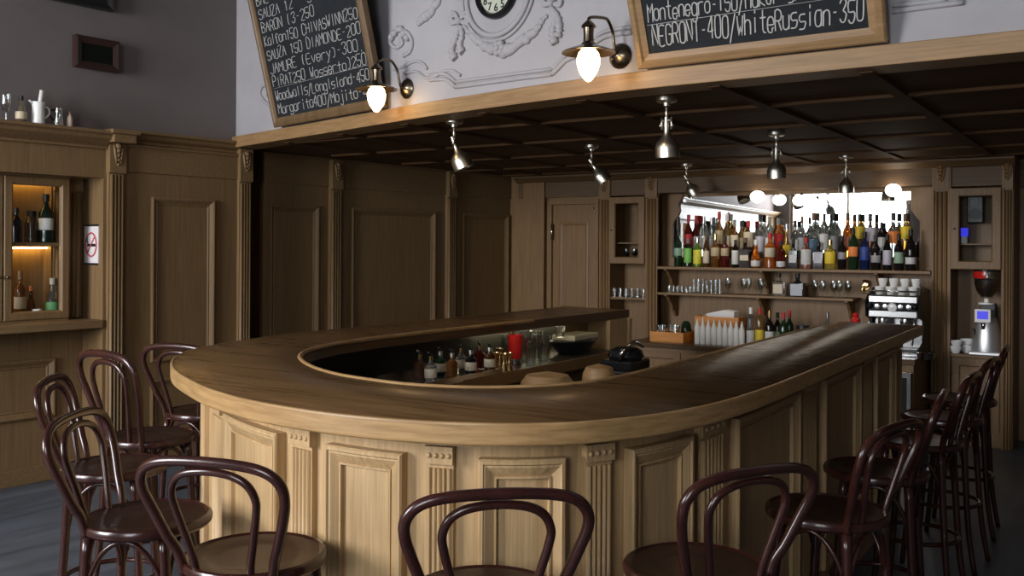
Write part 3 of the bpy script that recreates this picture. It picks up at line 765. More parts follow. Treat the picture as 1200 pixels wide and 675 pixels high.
# ================================================================== LEFT WALL CABINET AND THE THINGS ON IT
def wthing(name, label, cat, u, z, out, group=None): return thing(name, label, cat, wpt(u, z, out), WRZ, group)
def bottle(name, label, loc, h, r, gl, cap=None, lab=None, kind='wine', cat='bottle', group=None, rz=0.0, labz=(.15, .5), rn=None, pour=False):
    t = thing(name, label, cat, loc, rz, group); nr = rn or r * .36
    sh = {'wine': (.60, .74), 'whisky': (.62, .72), 'tall': (.70, .82), 'round': (.45, .62), 'slim': (.55, .80), 'square': (.60, .68)}[kind]
    mb = MB()
    if kind == 'square':
        mb.box(-r, r, -r * .7, r * .7, 0, h * sh[0])
        mb.lathe([(r * .8, h * sh[0] - .001), (nr, h * sh[1]), (nr, h * .9), (nr * 1.1, h * .91), (nr * 1.1, h * .95), (0, h * .95)], seg=12)
    elif kind == 'round':
        mb.lathe([(0, 0), (r * .7, 0), (r * .95, h * .08), (r, h * .22), (r * .9, h * sh[0] * .9), (r * .5, h * sh[1]), (nr, h * .72), (nr, h * .93), (0, h * .93)], seg=16)
    else:
        mb.lathe([(0, .003), (r * .9, 0), (r, h * .02), (r, h * sh[0]), (r * .88, h * (sh[0] * .7 + sh[1] * .3)), (nr * 1.25, h * sh[1]), (nr, h * (sh[1] + .05)), (nr, h * .93), (0, h * .93)], seg=16)
    mb.build('body', gl, t)
    if lab:
        a, b = labz[0] * h, labz[1] * h
        if kind == 'square': MB().box(-r * .85, r * .85, -r * .7 - .0015, -r * .7 + .0005, a, b).build('paper_label', lab, t)
        else:
            k = r * (1.0 if kind != 'round' else .99)
            MB().lathe([(k + .0003, a), (k + .0012, a + .002), (k + .0012, b - .002), (k + .0003, b)], seg=16).build('paper_label', lab, t)
    if cap: MB().lathe([(nr * 1.02, h * .83), (nr * 1.18, h * .835), (nr * 1.18, h), (0, h)], seg=12).build('cap', cap, t)
    if pour: MB().tube([(0, 0, h * .93), (0, 0, h * 1.04), (0, -.012, h * 1.13), (0, -.03, h * 1.17)], [.011, .008, .006, .004], 8).build('pour_spout', M['blackgl'], t)
    return t
def tumbler(name, label, loc, h, r, group=None, m=None, cat='glass', foot=False, stem=0):
    mb = MB()
    if stem: mb.lathe([(0, 0), (r * .8, 0), (r * .8, .003), (.004, .008), (.004, stem), (r * .6, stem + .012), (r, stem + (h - stem) * .45), (r * .85, h), (r * .80, h), (r * .94, stem + (h - stem) * .45), (r * .5, stem + .016), (0, stem + .014)], seg=14)
    else: mb.lathe([(0, 0), (r * .82, 0), (r, h), (r - .003, h), (r * .8 - .003, .010), (0, .010)], seg=14)
    o = mb.build(name, m or M['clearglass'], None, 0, loc); return tag(o, label, cat, group)

cb = wthing('wall_cabinet', 'built in oak display cabinet with lit glass doors in the left wall', 'cabinet', 0, 0, 0)
D0 = -.13                                                          # door plane set back from the wall face
ul, zt_ = WUV(5, 202, D0); ur, zb_ = WUV(81, 375, D0)
zb_, zt_ = 1.065, 1.975
CF = lambda u, z, h: Vector((u, -(D0 + h), z))
mb = MB(); UA, UB = ul - .45, ur
for a, b, c, d, e, f in ((UA, UB, .14, .155, zb_, zt_), ):
    mb.box(UA, UB, .36, .375, zb_, zt_)
    mb.box(UA, UB, .135, .375, zt_ - .0, zt_ + .02); mb.box(UA, UB, .135, .375, zb_ - .02, zb_ + .01)
    mb.box(UB - .014, UB + .004, .135, .375, zb_, zt_); mb.box(UA - .004, UA + .014, .135, .375, zb_, zt_)
mb.build('carcass', M['oak_v'], cb)
ZSH = 1.545
MB().box(UA + .01, UB - .01, .17, .36, ZSH - .012, ZSH + .012).build('shelf', M['oak_h'], cb)
for z in (zt_ - .012, ZSH - .022): tag(MB().box(UA + .03, UB - .03, .315, .335, z - .006, z + .004).build('light_strip', M['led'], cb), 'glowing amber light strip')
for a, b in ((ul, ur), (ul - .385, ul - .005)):
    d_ = MB().relief(CF, a, b, zb_, zt_, [(0, -.025), (0, 0), (.006, .006), (.045, .006), (.056, -.004), (.056, -.025)], fill=False).build('door', M['oak_v'], cb)
    mb = MB(); V = [mb.v(CF(u, z, -.015)) for u, z in ((a + .05, zb_ + .05), (b - .05, zb_ + .05), (b - .05, zt_ - .05), (a + .05, zt_ - .05))]; mb.f(V)
    V2 = [mb.v(CF(u, z, -.018)) for u, z in ((a + .05, zb_ + .05), (b - .05, zb_ + .05), (b - .05, zt_ - .05), (a + .05, zt_ - .05))]; mb.f(V2[::-1])
    mb.build('pane', M['pane'], d_)
    k = a + .02 if a == ul else b - .02
    MB().ball(CF(k, 1.34, .014), .010, 8).build('knob', M['bronze'], d_)
lg = wthing('wall_ledge', 'thick oak ledge under the lit glass cabinet', 'ledge', 0, 0, 0)
MB().box(-1.28, .455, -.02, .255, 1.0, 1.052).build('board', M['oak_h'], lg, .004)
def incab(px, z): return APL(px, 300, WP + WN * (D0 - .12), WN)
def cabpos(px, z, o=-.10):
    p = APL(px, 300, WP + WN * (D0 + o), WN); return Vector((p.x, p.y, z))
SH1, SH0 = ZSH + .012, zb_ + .01
bottle('wine_bottle', 'dark wine bottle with white label on the upper shelf of the lit cabinet', cabpos(54, SH1), .315, .045, glass('black green', (.01, .02, .015), .3), M['black'], flat('label white', (.6, .6, .58)), labz=(.26, .5))
bottle('storage_jar', 'squat dark jar with pale shoulder beside the wine bottle', cabpos(37, SH1, -.15), .205, .042, glass('smoke', (.16, .13, .09), .7), M['black'], None, 'whisky', 'jar', rn=.026)
bottle('bottle', 'dark bottle at the left edge of the lit cabinet\'s upper shelf', cabpos(19, SH1), .22, .034, glass('near black', (.012, .01, .01), .2), M['black'], None)
bottle('whisky_bottle', 'brown whisky bottle with tan label on the lower cabinet shelf', cabpos(24, SH0), .30, .034, glass('amber', (.30, .12, .03), .7), flat('cork', (.25, .15, .08)), flat('label tan', (.42, .33, .2)), 'whisky', labz=(.2, .45))
bottle('bottle', 'small brown bottle with orange top on the lower cabinet shelf', cabpos(37, SH0, -.16), .20, .028, glass('brown', (.12, .05, .02), .5), flat('orange cap', (.5, .2, .06)), None, 'round')
tag(MB().lathe([(0, 0), (.024, 0), (.029, .055), (.026, .055), (.022, .006), (0, .006)], seg=16).build('cup', M['china'], None, 0, cabpos(44, SH0, -.05)), 'small white cup at the front of the lower cabinet shelf', 'cup')
bottle('gin_bottle', 'clear bottle with green label on the lower cabinet shelf', cabpos(62, SH0), .25, .042, glass('clear', (.8, .85, .82), .95), flat('pale cap', (.5, .5, .48)), flat('label green', (.10, .30, .12)), 'round', labz=(.1, .38))
# no-smoking sign on the niche's side
sg = wthing('no_smoking_sign', 'square white no smoking sign with red ring on the niche side', 'sign', .46, 1.545, -.14)
MB().box(-.006, 0, -.09, .09, -.135, .135).build('plate', flat('sign white', (.70, .66, .66)), sg)
mb = MB(); mb.box(-.007, 0, -.09, .09, .122, .135).box(-.007, 0, -.09, .09, -.135, -.122); mb.build('border', M['black'], sg)
mb = MB(); rg = [(-.007, .070 * math.cos(a), .078 * math.sin(a)) for a in [2 * math.pi * i / 36 for i in range(36)]]
mb.tube(rg, .006, 6, True); mb.tube([(-.007, -.048, .055), (-.007, .048, -.055)], .006, 6); mb.build('red_ring', M['signred'], sg)
mb = MB(); mb.box(-.010, -.004, -.055, .045, -.012, .006); mb.tube([(-.009, .04, .012), (-.009, .055, .03), (-.009, .045, .045)], .004, 6); mb.build('cigarette', M['black'], sg)
# on top of the cornice
ZC = 2.285
def onc(px): 
    p = APL(px, 150, WP + WN * .07, WN); return Vector((p.x, p.y, ZC))
tumbler('wine_glass', 'clear stemmed glass at the far left on the cornice', onc(7), .165, .032, stem=.05)
bottle('decanter', 'small clear decanter bottle with dark stopper on the cornice', onc(25), .16, .032, glass('pale amber', (.72, .62, .45), .9), M['black'], flat('label straw', (.5, .42, .28)), 'round', 'decanter', labz=(.12, .4))
jg = thing('jug', 'white jug with a pale pestle standing in it on the cornice', 'jug', onc(45), WRZ)
MB().lathe([(0, 0), (.036, 0), (.038, .01), (.035, .10), (.042, .135), (.038, .135), (.031, .10), (.030, .008), (0, .008)], seg=20).build('body', M['china'], jg)
MB().tube(smooth([(.036, 0, .11), (.062, 0, .105), (.068, 0, .07), (.036, 0, .035)], 5), .006, 8).build('handle', M['china'], jg)
MB().tube([(-.035, 0, .128), (-.058, 0, .142)], [.012, .004], 8).build('spout', M['china'], jg)
o = MB().tube([(-.01, 0, .012), (.022, .0, .21)], [.010, .014], 8).build('pestle', M['white'], None, 0, onc(45), WRZ); tag(o, 'pale pestle sticking out of the white jug', 'pestle')
gj = thing('glass_jug', 'small clear glass jug with handle beside the white jug', 'jug', onc(68.5), WRZ)
MB().lathe([(0, 0), (.030, 0), (.032, .01), (.024, .07), (.027, .11), (.024, .11), (.021, .07), (.028, .012), (0, .008)], seg=16).build('body', M['clearglass'], gj)
MB().tube(smooth([(-.024, 0, .10), (-.048, 0, .09), (-.05, 0, .06), (-.028, 0, .03)], 5), .005, 8).build('handle', M['blackgl'], gj)
bottle('perfume_bottle', 'tiny pale bottle with thin neck at the right of the cornice row', onc(82), .10, .017, flat('peach', (.55, .42, .33)), flat('cork', (.25, .15, .08)), None, 'slim')
# pictures on the plaster
def picture(pxs, out, label, glassm, fw, fm, extra=None):
    (a, za), (b, zb) = pxs
    t = wthing('framed_picture', label, 'picture', a, za, .02)
    F = lambda u, z, h: Vector((u, -h - (-.02 + .0), z)) + Vector((0, -.02, 0))
    MB().relief(F, 0, b - a, 0, zb - za, [(0, -.02), (0, .02), (fw * .3, .026), (fw, .012), (fw, -.01)], fill=False).build('frame', fm, t)
    MB().box(fw * .8, b - a - fw * .8, -.012, .0, fw * .8, zb - za - fw * .8).build('print', glassm, t)
    return t
a, z1_ = WUV(85, 49, .0); b, z0_ = WUV(137, 88, .0)
picture(((a, z0_ + .01), (b, z0_ + .215)), 0, 'small dark picture in brown frame high on the left wall', mat('dark print', (.006, .008, .006), .8, spec=.1), .045, flat('brown frame', (.03, .012, .009)))
b, z0_ = WUV(130, 18, .0)
pt = picture(((b - 1.5, z0_ + .02), (b, z0_ + .9)), 0, 'large black picture cut off by the upper left corner', noisy('dim old print', (.012, .011, .012), (.045, .042, .045), (9, 1, 1.2), .4, nscale=2.0, lo=.5, hi=.75), .035, M['black'])

# ================================================================== BACK BAR
# left cabinet with glass door, niche under it
def wall_cupboard(x0, x1, z0, z1, label):
    t = thing('wall_cupboard', label, 'cupboard', (x0, YB, z0))
    wd, hh = x1 - x0, z1 - z0
    F = lambda u, z, h: Vector((u, -h, z))
    mb = MB(); mb.box(0, wd, .30, .312, 0, hh).box(0, .012, .0, .30, 0, hh).box(wd - .012, wd, .0, .30, 0, hh).box(0, wd, .0, .30, 0, .014).box(0, wd, 0, .30, hh - .014, hh)
    mb.build('carcass', M['oak_back'], t)
    MB().box(.013, wd - .013, .04, .295, hh * .30, hh * .30 + .012).build('shelf', M['oak_back_h'], t)
    d = MB().relief(F, 0, wd, 0, hh, [(0, 0), (0, .02), (.006, .024), (.058, .024), (.066, .012), (.066, 0)], fill=False).build('door', M['oak_back'], t)
    MB().box(.06, wd - .06, -.008, -.004, .06, hh - .06).build('pane', M['pane'], d)
    MB().ball((.03, -.032, hh * .5), .009, 8).build('knob', M['bronze'], d)
    return t
wall_cupboard(-4.226, -3.852, 1.39, 2.03, 'small oak cupboard with glass door beside the staff door')
for px, lab in ((735, 'stemmed glass on the left in the small cupboard'), (744, 'stemmed glass on the right in the small cupboard')):
    p = AY(px, 300, YB + .12); tumbler('stemmed_glass', lab, (p.x, p.y, 1.39 + .015), .13, .032, 'glasses in the small cupboard', stem=.05)
nk = thing('niche_shelf', 'narrow shelf of glasses under the small glass cupboard', 'shelf', (-4.04, YB + .16, 1.045))
MB().box(-.185, .185, -.14, .15, 0, .02).build('board', M['oak_back_h'], nk)
for i, px in enumerate((720, 727, 733.5, 740, 747, 754)):
    p = AY(px, 350, YB + .06)
    tumbler('shot_glass', ('leftmost', 'second', 'third', 'fourth', 'fifth', 'rightmost')[i] + ' of the six small bright glasses on the niche shelf', (p.x, p.y, 1.065), .085, .021, 'six small glasses on the niche shelf', M['steel'] if False else M['clearglass'])
wall_cupboard(-1.196, -.836, 1.39, 2.03, 'oak cupboard with glass door above the coffee grinder')
sp = thing('loudspeaker', 'small black loudspeaker inside the cupboard above the grinder', 'loudspeaker', (-1.04, YB + .14, 1.758))
MB().box(-.06, .06, 0, .12, 0, .215).build('box', M['black'], sp, .008)
MB().lathe([(.03, 0), (.034, .004), (.024, .006), (0, .002)], (0, 0, .165), 20, RX).build('driver', flat('grey cone', (.10, .10, .10)), sp)
MB().lathe([(.04, 0), (.045, .004), (.03, .006), (0, .002)], (0, 0, .07), 20, RX).build('woofer', flat('dark cone', (.02, .02, .02)), sp)
rt = thing('router', 'small device with lit blue display inside the cupboard above the grinder', 'device', (-1.115, YB + .12, 1.39 + .64 * .3 + .0125))
MB().box(-.022, .022, 0, .05, 0, .055).build('base', M['white'], rt, .004)
MB().box(-.026, .026, .01, .045, .055, .125).build('display', M['bluescreen'], rt, .004)
# niche with grinder
nb = thing('niche_cupboard', 'oak base cupboard with ledge under the coffee grinder', 'cupboard', (-1.02, YB + .2, 0))
MB().box(-.172, .180, -.20, .19, .695, .72).build('top_board', M['oak_back_h'], nb, .004)
MB().box(-.172, .180, -.16, .19, 0, .695).build('carcass', M['oak_back'], nb)
dd = MB().relief(lambda u, z, h: Vector((u, -.16 - h, z)), -.165, .172, .12, .68, [(0, 0), (0, .016), (.05, .016), (.06, .006)], fill=True).build('door', M['oak_back'], nb)
MB().ball((-.12, -.19, .55), .010, 8).build('knob', M['chrome'], dd)
mb = MB(); mb.box(-1.12, -1.06, YB + .39, YB + .398, .72, 1.385); structure(mb, 'trim_8', M['oak_back'])
p = AY(1156, 410, YB + .08)
gr = thing('coffee_grinder', 'steel coffee grinder with bean hopper and blue display', 'coffee grinder', (p.x, p.y, .72))
MB().box(-.115, .115, -.12, .145, 0, .03).build('base_tray', M['satin'], gr, .008)
MB().lathe([(0, .03), (.112, .03), (.114, .05), (.100, .19), (.085, .25), (.07, .29), (0, .29)], (0, .03, 0), 28).build('body', M['satin'], gr)
MB().box(-.05, .062, .02, .12, .24, .40).build('motor_housing', flat('grinder dark', (.06, .06, .07)), gr, .01)
MB().lathe([(0, .395), (.06, .395), (.06, .408), (.02, .41), (.018, .44), (0, .44)], (0, .01, 0), 20).build('collar', M['white'], gr)
MB().box(-.075, .04, -.085, -.02, .255, .36).build('display_case', M['white'], gr, .006)
MB().box(-.056, .021, -.089, -.084, .283, .345).build('display', M['bluescreen'], gr)
MB().tube([(-.015, -.05, .27), (-.015, -.062, .20)], [.02, .014], 10).build('chute', M['steel'], gr)
MB().tube([(-.07, -.02, .05), (-.075, -.04, .19), (-.09, -.05, .20)], .007, 8).build('lever', M['blackgl'], gr)
hp = MB().lathe([(.02, .44), (.04, .445), (.075, .50), (.092, .56), (.095, .655), (.088, .655), (.085, .56), (.068, .505), (.03, .455)], (0, .01, 0), 28).build('hopper', M['clearglass'], gr)
MB().lathe([(0, .452), (.036, .455), (.07, .505), (.085, .555), (.085, .59), (0, .60)], (0, .01, 0), 24).build('beans', M['coffee'], hp)
MB().lathe([(0, .655), (.098, .655), (.098, .665), (0, .668)], (0, .01, 0), 24).build('lid', M['blackgl'], hp)
mb = MB(); mb.lathe([(.0965, .60), (.0970, .602), (.0970, .652), (.0965, .654)], (0, .01, 0), 28)
for f_ in [f_ for f_ in mb.bm.faces if f_.calc_center_median().x > -.005 or f_.calc_center_median().y > .01]: mb.bm.faces.remove(f_)
mb.build('badge', M['red'], hp)
def cup(px, z, y, label, r=.045, h=.055, group=None):
    p = AY(px, 405, y)
    return tag(MB().lathe([(0, 0), (r * .55, 0), (r * .9, h * .5), (r, h), (r - .004, h), (r * .8, h * .5), (0, .008)], seg=18).build('coffee_cup', M['china'], None, 0, (p.x, p.y, z)), label, 'cup', group)
cup(1120, .72, YB + .04, 'white cup at the front left foot of the grinder', .048, .06, 'cups beside the grinder')
cup(1121, .772, YB + .045, 'white cup stacked on the front left cup beside the grinder', .044, .05, 'cups beside the grinder')
cup(1133, .72, YB + .14, 'lower cup of the taller pair behind the front left cups', .05, .06, 'cups beside the grinder')
cup(1133, .775, YB + .14, 'upper cup of the taller pair between front cups and grinder', .05, .055, 'cups beside the grinder')

# bottle bay: back counter, shelves, brackets, mirror
bc = thing('back_counter', 'low brown back counter under the bottle shelves', 'counter', (-3.0, 7.95, 0))
MB().box(-.72, 1.66, -.40, .515, .68, .72).build('top', M['counter'], bc, .004)
MB().box(-.70, 1.64, -.35, .515, 0, .68).build('carcass', M['oak_back'], bc)
for k in range(4):
    a = -.66 + .46 * k
    dd = MB().relief(lambda u, z, h: Vector((u, -.35 - h, z)), a, a + .43, .12, .64, [(0, 0), (0, .014), (.05, .014), (.06, .004)], fill=True).build('door', M['oak_back'], bc)
    MB().ball((a + .39, -.375, .5), .010, 8).build('knob', M['bronze'], dd)
fr = thing('undercounter_fridge', 'dark glass fronted fridge under the espresso machine', 'fridge', (-1.57, 7.595, .12))
MB().box(-.20, .20, -.03, .0, 0, .50).build('door', M['steel'], fr, .004)
MB().box(-.17, .17, -.034, -.029, .04, .46).build('glass', mat('dark fridge glass', (.03, .035, .035), .08), fr)
MB().tube([(-.185, -.05, .1), (-.185, -.05, .4)], .007, 8).build('handle', M['steel'], fr)
sh = thing('bottle_shelf', 'long upper shelf carrying the rows of liquor bottles', 'shelf', (-2.535, YB + .1, 1.345))
MB().box(-1.185, 1.195, -.12, .158, 0, .025).build('board', M['oak_back_h'], sh, .003)
MB().box(-1.11, 1.06, .0, .150, .025, .11).build('riser_step', M['oak_back_h'], sh)
def bracket(parent, x, prof): MB().prism(prof, x - .012, x + .012, 'x').build('bracket', M['oak_back'], parent)
arc = [(.16, 0)] + [(.16 - .26 * math.cos(math.radians(a)) * 1.0, -.17 + .17 * math.sin(math.radians(a))) for a in (90, 70, 50, 30, 12)][::-1]
brk = [(.165, 0), (-.10, 0), (-.10, -.012), (-.06, -.022), (-.02, -.06), (.02, -.09), (.05, -.14), (.09, -.165), (.11, -.20), (.165, -.215)]
for x in (-1.11, -.20, .77): bracket(sh, x, brk)
s2 = thing('glass_shelf', 'shorter middle shelf carrying glasses and two decanters', 'shelf', (-2.80, YB + .1, 1.105))
MB().box(-.92, .86, -.11, .165, 0, .022).build('board', M['oak_back_h'], s2, .003)
for x in (-.84, .04, .80): bracket(s2, x, brk)
def scroll(pts, label):
    t = thing('scroll_board', label, 'board', (0, YB + .24, 0))
    MB().prism(pts, 0, .018, 'y').build('board', M['oak_back'], t)
scroll([(-3.735, 1.372), (-3.68, 1.372), (-3.68, 1.76), (-3.665, 1.80), (-3.62, 1.86), (-3.604, 1.90), (-3.62, 1.96), (-3.595, 2.01), (-3.58, 2.03), (-3.575, 2.06), (-3.735, 2.06)], 'scroll edged board at the left end of the mirror')
scroll([(-1.335, 1.372), (-1.453, 1.372), (-1.455, 1.75), (-1.475, 1.79), (-1.508, 1.83), (-1.54, 1.88), (-1.54, 2.06), (-1.335, 2.06)], 'scroll edged board at the right end of the mirror')
mr = thing('bar_mirror', 'long mirror behind the bottles reflecting the bright window', 'mirror', (-2.55, YB + .264, 1.40))
MB().box(-1.15, 1.075, -.004, .004, -.02, .655).build('glass', M['mirror'], mr)
MB().box(-1.15, 1.075, -.0055, .004, .63, .655).build('top_rail', M['oak_back_h'], mr)
for i, (px, py) in enumerate(((888, 230.5), (937, 235), (1047, 223))):
    p = AY(px, py, YB - .05)
    g = thing('globe_light', ('left', 'middle', 'right')[i] + ' of the three small lit white globes along the top of the mirror', 'light', (p.x, p.y, p.z), 0, 'lit globes over the mirror')
    MB().ball((0, 0, 0), .062 if i != 1 else .055, 20, sz=.85).build('globe', M['bulb'], g)
    MB().tube([(0, .02, .03), (0, .07, .06)], .012, 8).build('stem', M['bronze'], g)
# ------------------------------------------------------------------ liquor bottles, front row (left to right) and the row on the step behind
G = {'green': glass('dark green', (.02, .05, .02), .45), 'black': glass('near black', (.012, .01, .01), .2), 'red': glass('deep red', (.16, .02, .015), .6), 'amber': glass('amber', (.30, .12, .03), .7),
     'orange': glass('orange', (.75, .22, .03), .75), 'clear': glass('clear', (.8, .85, .82), .95), 'brown': glass('brown', (.12, .05, .02), .5), 'yellow': glass('yellow', (.75, .6, .10), .8),
     'pink': glass('pale rose', (.6, .25, .18), .8), 'lime': glass('lime', (.25, .45, .06), .7), 'gold': glass('pale gold', (.65, .42, .15), .85), 'blue': glass('dark blue', (.015, .03, .12), .5)}
LB = {'white': flat('label white', (.6, .6, .58)), 'pgreen': flat('label pale green', (.28, .42, .30)), 'green': flat('label bright green', (.22, .55, .12)), 'lemon': flat('label lemon', (.65, .60, .05)), 'tan': flat('label tan', (.55, .40, .25)),
      'cream': flat('label cream', (.6, .52, .38)), 'orange': flat('label orange', (.75, .22, .05)), 'blue': flat('label blue', (.03, .06, .25)), 'yellow': flat('label yellow', (.75, .55, .04)), 'grey': flat('label grey', (.3, .3, .31)), 'rust': flat('label rust', (.35, .10, .05)), 'red': flat('label red', (.5, .03, .03)), 'sky': flat('label steel blue', (.12, .22, .32)), 'lav': flat('label lavender', (.5, .48, .55))}
CP = {'black': M['black'], 'red': flat('cap red', (.50, .03, .03)), 'silver': M['steel'], 'white': M['white'], 'gold': M['brass'], 'grey': flat('cap grey', (.22, .21, .2)), 'brown': flat('cap brown', (.14, .08, .05)), 'none': None}
ROW1 = [(795, 'green', 'pgreen', 'black', .345, .037, 'wine', (.30, .50)), (806.5, 'green', 'green', 'grey', .26, .036, 'wine', (.15, .66)), (817.5, 'lime', 'lemon', 'silver', .27, .037, 'whisky', (.10, .58)), (828, 'brown', 'cream', 'brown', .30, .030, 'slim', (.12, .5)),
 (838.5, 'amber', 'tan', 'gold', .30, .040, 'whisky', (.34, .60)), (850, 'red', 'tan', 'black', .29, .037, 'wine', (.36, .60)), (862, 'black', 'white', 'black', .25, .031, 'slim', (.12, .62)), (873.5, 'black', 'cream', 'brown', .27, .045, 'square', (.24, .42)),
 (886, 'orange', 'white', 'white', .25, .042, 'round', (.06, .26)), (902.5, 'orange', 'cream', 'red', .31, .045, 'whisky', (.32, .58)), (915.5, 'red', 'white', 'black', .24, .038, 'whisky', (.06, .26)), (930, 'black', 'white', 'black', .26, .036, 'square', (.2, .46)),
 (945, 'pink', 'white', 'red', .27, .043, 'whisky', (.14, .62)), (959.5, 'black', 'lav', 'black', .235, .040, 'square', (.22, .62)), (973, 'yellow', 'yellow', 'gold', .25, .043, 'whisky', (.20, .60)), (987, 'black', 'grey', 'black', .29, .034, 'wine', (.3, .5)),
 (1000, 'green', 'orange', 'black', .35, .038, 'tall', (.32, .55)), (1013.5, 'blue', 'blue', 'black', .32, .040, 'wine', (.25, .60)), (1026.5, 'black', 'grey', 'black', .29, .037, 'wine', (.22, .42)), (1040, 'black', 'lav', 'black', .30, .034, 'slim', (.15, .55)),
 (1053.5, 'black', 'pgreen', 'black', .30, .036, 'wine', (.2, .5)), (1067.5, 'black', 'white', 'black', .34, .041, 'wine', (.16, .32))]
cn = {'green': 'dark green', 'black': 'black', 'red': 'deep red', 'amber': 'amber', 'orange': 'orange', 'clear': 'clear', 'brown': 'brown', 'yellow': 'yellow', 'pink': 'rose', 'lime': 'lime', 'gold': 'pale gold', 'blue': 'dark blue'}
ln = {'pgreen': 'pale green', 'lav': 'lavender', 'sky': 'steel blue'}
WORDS = ['first', 'second', 'third', 'fourth', 'fifth', 'sixth', 'seventh', 'eighth', 'ninth', 'tenth', 'eleventh', 'twelfth', 'thirteenth', 'fourteenth', 'fifteenth', 'sixteenth', 'seventeenth', 'eighteenth', 'nineteenth', 'twentieth', 'twenty first', 'twenty second', 'twenty third', 'twenty fourth', 'twenty fifth']
def row(R, y, z, where, group, kz=1.0, st_=.012):
    for i, (px, g, l, c, h, r, k, lz) in enumerate(R):
        p = AY(px, 300, y + st_ * (1 if i % 2 else -1))
        lab = '%s bottle with %s label, %s from left, %s' % (cn[g], ln.get(l, l), WORDS[i], where)
        bottle('liquor_bottle', lab, (p.x, p.y, z), h * kz, r, G[g], CP[c], LB[l], k, 'bottle', group, 0, lz)
row(ROW1, YB + .035, 1.3702, 'front row of long shelf', 'front row of liquor bottles')
ROW2 = [(807, 'red', 'red', 'red', .355, .037, 'wine', (.3, .55)), (816, 'red', 'white', 'red', .35, .036, 'wine', (.2, .5)), (825, 'clear', 'white', 'silver', .34, .037, 'tall', (.2, .5)), (834, 'clear', 'grey', 'silver', .33, .035, 'tall', (.2, .5)),
 (843, 'amber', 'tan', 'red', .375, .038, 'wine', (.3, .6)), (852, 'gold', 'cream', 'white', .36, .036, 'wine', (.25, .5)), (861, 'amber', 'cream', 'grey', .31, .036, 'whisky', (.3, .6)), (869, 'gold', 'tan', 'black', .30, .034, 'wine', (.25, .55)),
 (877, 'brown', 'cream', 'red', .30, .040, 'whisky', (.3, .7)), (891, 'clear', 'lav', 'black', .35, .042, 'whisky', (.15, .5)), (902, 'clear', 'white', 'grey', .33, .036, 'tall', (.2, .5)), (912, 'orange', 'red', 'grey', .32, .042, 'whisky', (.3, .6)),
 (922, 'gold', 'yellow', 'silver', .27, .034, 'round', (.1, .4)), (932, 'clear', 'white', 'black', .30, .037, 'wine', (.2, .5)), (940, 'clear', 'grey', 'brown', .33, .036, 'wine', (.2, .5)), (954, 'clear', 'sky', 'brown', .36, .043, 'whisky', (.15, .42)), (966, 'clear', 'white', 'black', .35, .036, 'tall', (.2, .55)),
 (977, 'clear', 'grey', 'black', .355, .040, 'whisky', (.2, .5)), (993.5, 'orange', 'rust', 'brown', .35, .042, 'wine', (.2, .5)), (1007.5, 'gold', 'yellow', 'black', .345, .042, 'wine', (.45, .72)), (1020, 'brown', 'lav', 'black', .345, .040, 'whisky', (.4, .7)),
 (1033, 'black', 'white', 'black', .28, .034, 'tall', (.25, .6)), (1047, 'clear', 'orange', 'black', .35, .044, 'whisky', (.35, .6)), (1061, 'gold', 'yellow', 'brown', .345, .042, 'wine', (.45, .72))]
row(ROW2, YB + .172, 1.4552, 'back row on step', 'back row of liquor bottles', 1.13, .032)

# ------------------------------------------------------------------ middle shelf: glasses, decanters
Z2 = 1.1272
for i in range(6):
    p = AY(784 + 5 * i, 340, YB + .06); tumbler('shot_glass', '%s from left of the small upturned glasses on the middle shelf' % WORDS[i].capitalize(), (p.x, p.y, Z2), .06, .017, 'small upturned glasses on the middle shelf')
for lv in range(2):
    for i in range(7):
        p = AY(813 + 5.1 * i, 340, YB + .06)
        tumbler('shot_glass', '%s glass from the left in the %s tier of the stacked shot glasses' % (WORDS[i].capitalize(), ('lower', 'upper')[lv]), (p.x, p.y, Z2 + .064 * lv), .062, .017, 'stacked shot glasses on the middle shelf')
for px, lab in ((853.5, 'stemmed glass just right of the stacked shot glasses'), (872, 'left stemmed glass of the pair before the shelf bracket'), (877.5, 'right stemmed glass of the pair before the shelf bracket'), (892, 'stemmed glass left of the pale decanter'), (955, 'stemmed glass right of the dark square decanter'), (964, 'second stemmed glass right of the dark square decanter'), (977, 'stemmed glass before the right end bracket of the middle shelf'), (984, 'stemmed glass second from the right end of the middle shelf'), (994, 'stemmed glass at the right end of the middle shelf')):
    p = AY(px, 340, YB + .05); tumbler('stemmed_glass', lab, (p.x, p.y, Z2), .145, .030, 'stemmed glasses on the middle shelf', stem=.045)
p = AY(913, 340, YB + .05); bottle('decanter', 'squat decanter with pale label and dark stopper on the middle shelf', (p.x, p.y, Z2), .20, .048, G['clear'], M['black'], LB['cream'], 'square', 'decanter', labz=(.12, .52), rn=.016)
p = AY(935, 340, YB + .05); bottle('decanter', 'dark square decanter with large silver label on the middle shelf', (p.x, p.y, Z2), .20, .060, G['black'], M['black'], flat('label silver', (.42, .46, .5)), 'square', 'decanter', labz=(.05, .55), rn=.018)
# brass hook on the panel right of the shelf
p = AY(1015, 336, YB + .26)
hk = thing('wall_hook', 'curled brass hook on the panel beside the espresso machine', 'hook', (p.x, p.y, p.z))
MB().lathe([(0, 0), (.03, 0), (.03, .006), (0, .008)], seg=16, R=RX).build('rose', M['brass'], hk)
MB().tube(smooth([(-.02, -.01, .05), (.02, -.03, .045), (.02, -.035, .01), (-.015, -.03, -.005), (-.02, -.035, -.04), (.03, -.045, -.045)], 5), .012, 8).build('hook', M['brass'], hk)

